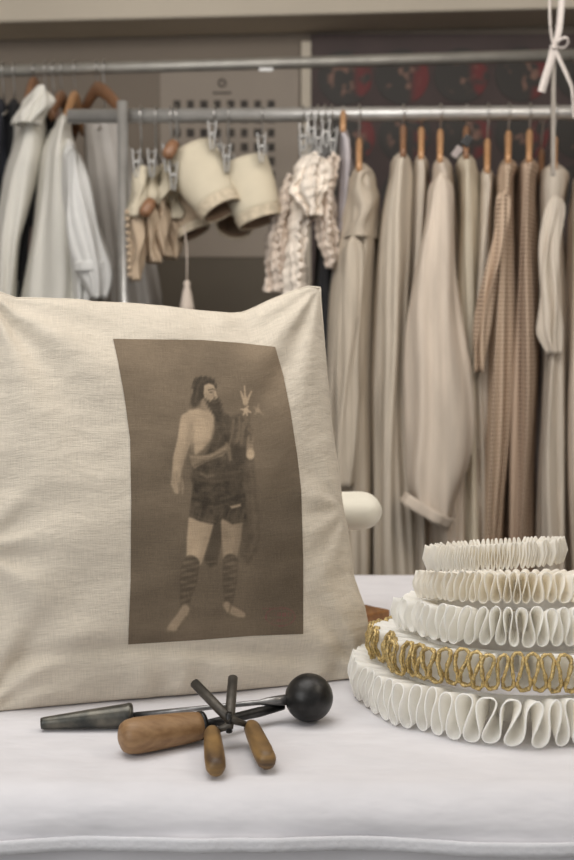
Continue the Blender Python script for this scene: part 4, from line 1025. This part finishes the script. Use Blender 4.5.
# ball iron
ti = thing('ball_iron', 'black ball iron with a tapered metal socket handle lying on the cloth', 'iron tool', onT(200, 715, 0.0))
bc = onT(309, 697.5, 0.0243)
mk('iron_ball', *sphere(bc, 0.0240, 56, 32), M['iron'], ti)
hA, hB = onT(133, 715, 0.0125), onT(41, 723.5, 0.0066)
V, Fc = _lathe(hA, hB, [(-0.006, 0.004), (-0.004, 0.0095), (0.01, 0.0118), (0.04, 0.0124), (0.08, 0.0118), (0.5, 0.0092), (0.97, 0.0060), (1.0, 0.0054), (1.0, 0.0030)], 28); mk('socket_handle', V, Fc, M['socket'], ti)
dr = (bc - hA)
V, Fc = tube([hA, hA + dr * 0.5, hA + dr * 0.72, hA + dr * 0.76, bc - dr.normalized() * 0.02], [0.0026, 0.0026, 0.0027, 0.0042, 0.0058], 14); mk('shank', V, Fc, M['steel'], ti)
# poking iron with the fat beech handle
tk = thing('poking_iron', 'poking iron with a fat rounded beech handle, lying below the ball iron', 'iron tool', onT(160, 735, 0.0))
wA, wB = onT(121, 738, 0.0168), onT(201, 725.5, 0.015)
V, Fc = _lathe(wA, wB, [(-0.01, 0.004), (0.0, 0.0085), (0.03, 0.0132), (0.08, 0.0156), (0.18, 0.0168), (0.4, 0.0164), (0.75, 0.0150), (0.9, 0.0140), (0.97, 0.0132), (1.0, 0.0118)], 32); mk('wooden_handle', V, Fc, M['handle'], tk)
V, Fc = _lathe(wB - (wB - wA) * 0.03, wB + (wB - wA) * 0.06, [(0, 0.0125), (0.1, 0.0138), (0.6, 0.0136), (0.85, 0.010), (1, 0.005)], 24); mk('ferrule', V, Fc, M['iron'], tk)
eT_ = onT(287, 704, 0.014); eT_ = Vector((eT_.x - 0.004, eT_.y - 0.008, eT_.z))
V, Fc = tube([wB, wB.lerp(eT_, 0.35), wB.lerp(eT_, 0.7), eT_], [0.0042, 0.0044, 0.005, 0.0036], 14); mk('shank', V, Fc, M['iron'], tk)
# crimping tongs
tg = thing('crimping_tongs', 'crossed iron crimping tongs with two short stained wooden handles', 'tongs', onT(232, 745, 0.0))
pv = atZ(229, 722, TOP + 0.026)
def arm_(tipp, hs, he, dz, r):
    mk('prong', *tube([tipp, tipp.lerp(pv, 0.02), tipp.lerp(pv + Vector((0, 0, dz)), 0.75), pv + Vector((0, 0, dz)), (pv + Vector((0, 0, dz))).lerp(hs, 0.55), hs],
                      [0.0030, 0.0048, 0.0049, 0.0046, 0.0030, 0.0028], 14), M['prong'], tg)
    mk('wooden_handle', *_lathe(hs, he, [(-0.01, 0.003), (0.0, 0.0065), (0.06, 0.0078), (0.3, 0.0086), (0.7, 0.0094), (0.9, 0.0090), (0.97, 0.0075), (1.0, 0.0045)], 24), M['handle_old'], tg)
tA = atY(194, 682.5, pv.y + 0.045); tB = atY(233, 677, pv.y + 0.05)
arm_(tA, onT(251, 726, 0.016), onT(268, 763, 0.0094), 0.003, 0.004)
arm_(tB, onT(212, 731.5, 0.0145), onT(216, 770, 0.0094), -0.004, 0.004)
V, Fc = tube([pv + Vector((0, -0.002, 0.009)), pv + Vector((0, 0.002, -0.01))], 0.0032, 12); mk('rivet', V, Fc, M['iron'], tg)

# ------------------------------------------------------------------ light
def area(name, loc, target, size, power, rgb, sy=None):
    l = bpy.data.lights.new(name, 'AREA'); l.energy = power; l.color = rgb; l.size = size
    if sy: l.shape = 'RECTANGLE'; l.size_y = sy
    o = bpy.data.objects.new(name, l); COL.objects.link(o); o.location = loc
    o.rotation_euler = (Vector(target) - Vector(loc)).to_track_quat('-Z', 'Y').to_euler(); return o
area('window_daylight', (-1.7, -0.5, 1.75), (0.15, 1.35, 0.9), 1.5, 21, (0.97, 0.985, 1.0))
area('ceiling_lamp', (-0.35, 1.0, 2.6), (-0.1, 1.35, 0.8), 1.3, 17, (1.0, 0.99, 0.98))
area('ceiling_lamp_warm', (1.5, 0.7, 2.5), (0.4, 1.5, 0.85), 0.8, 9, (1.0, 0.90, 0.78), 0.5)
area('back_fill', (0.0, 1.5, 2.32), (0.0, 3.4, 1.25), 2.6, 20, (1.0, 0.955, 0.91), 0.5)  # added fill for the garments and back wall, set low to reach under the beam
w = bpy.data.worlds.new('room_air'); SC.world = w; w.use_nodes = True
bg = w.node_tree.nodes['Background']; bg.inputs[0].default_value = (1.0, 0.995, 0.985, 1); bg.inputs[1].default_value = 0.50
SC.cycles.max_bounces = 20; SC.cycles.diffuse_bounces = 12; SC.cycles.transmission_bounces = 12
SC.view_settings.view_transform = 'Standard'; SC.view_settings.look = 'None'; SC.view_settings.gamma = 1.0
SC.view_settings.use_curve_mapping = False; SC.view_settings.exposure = 0.0
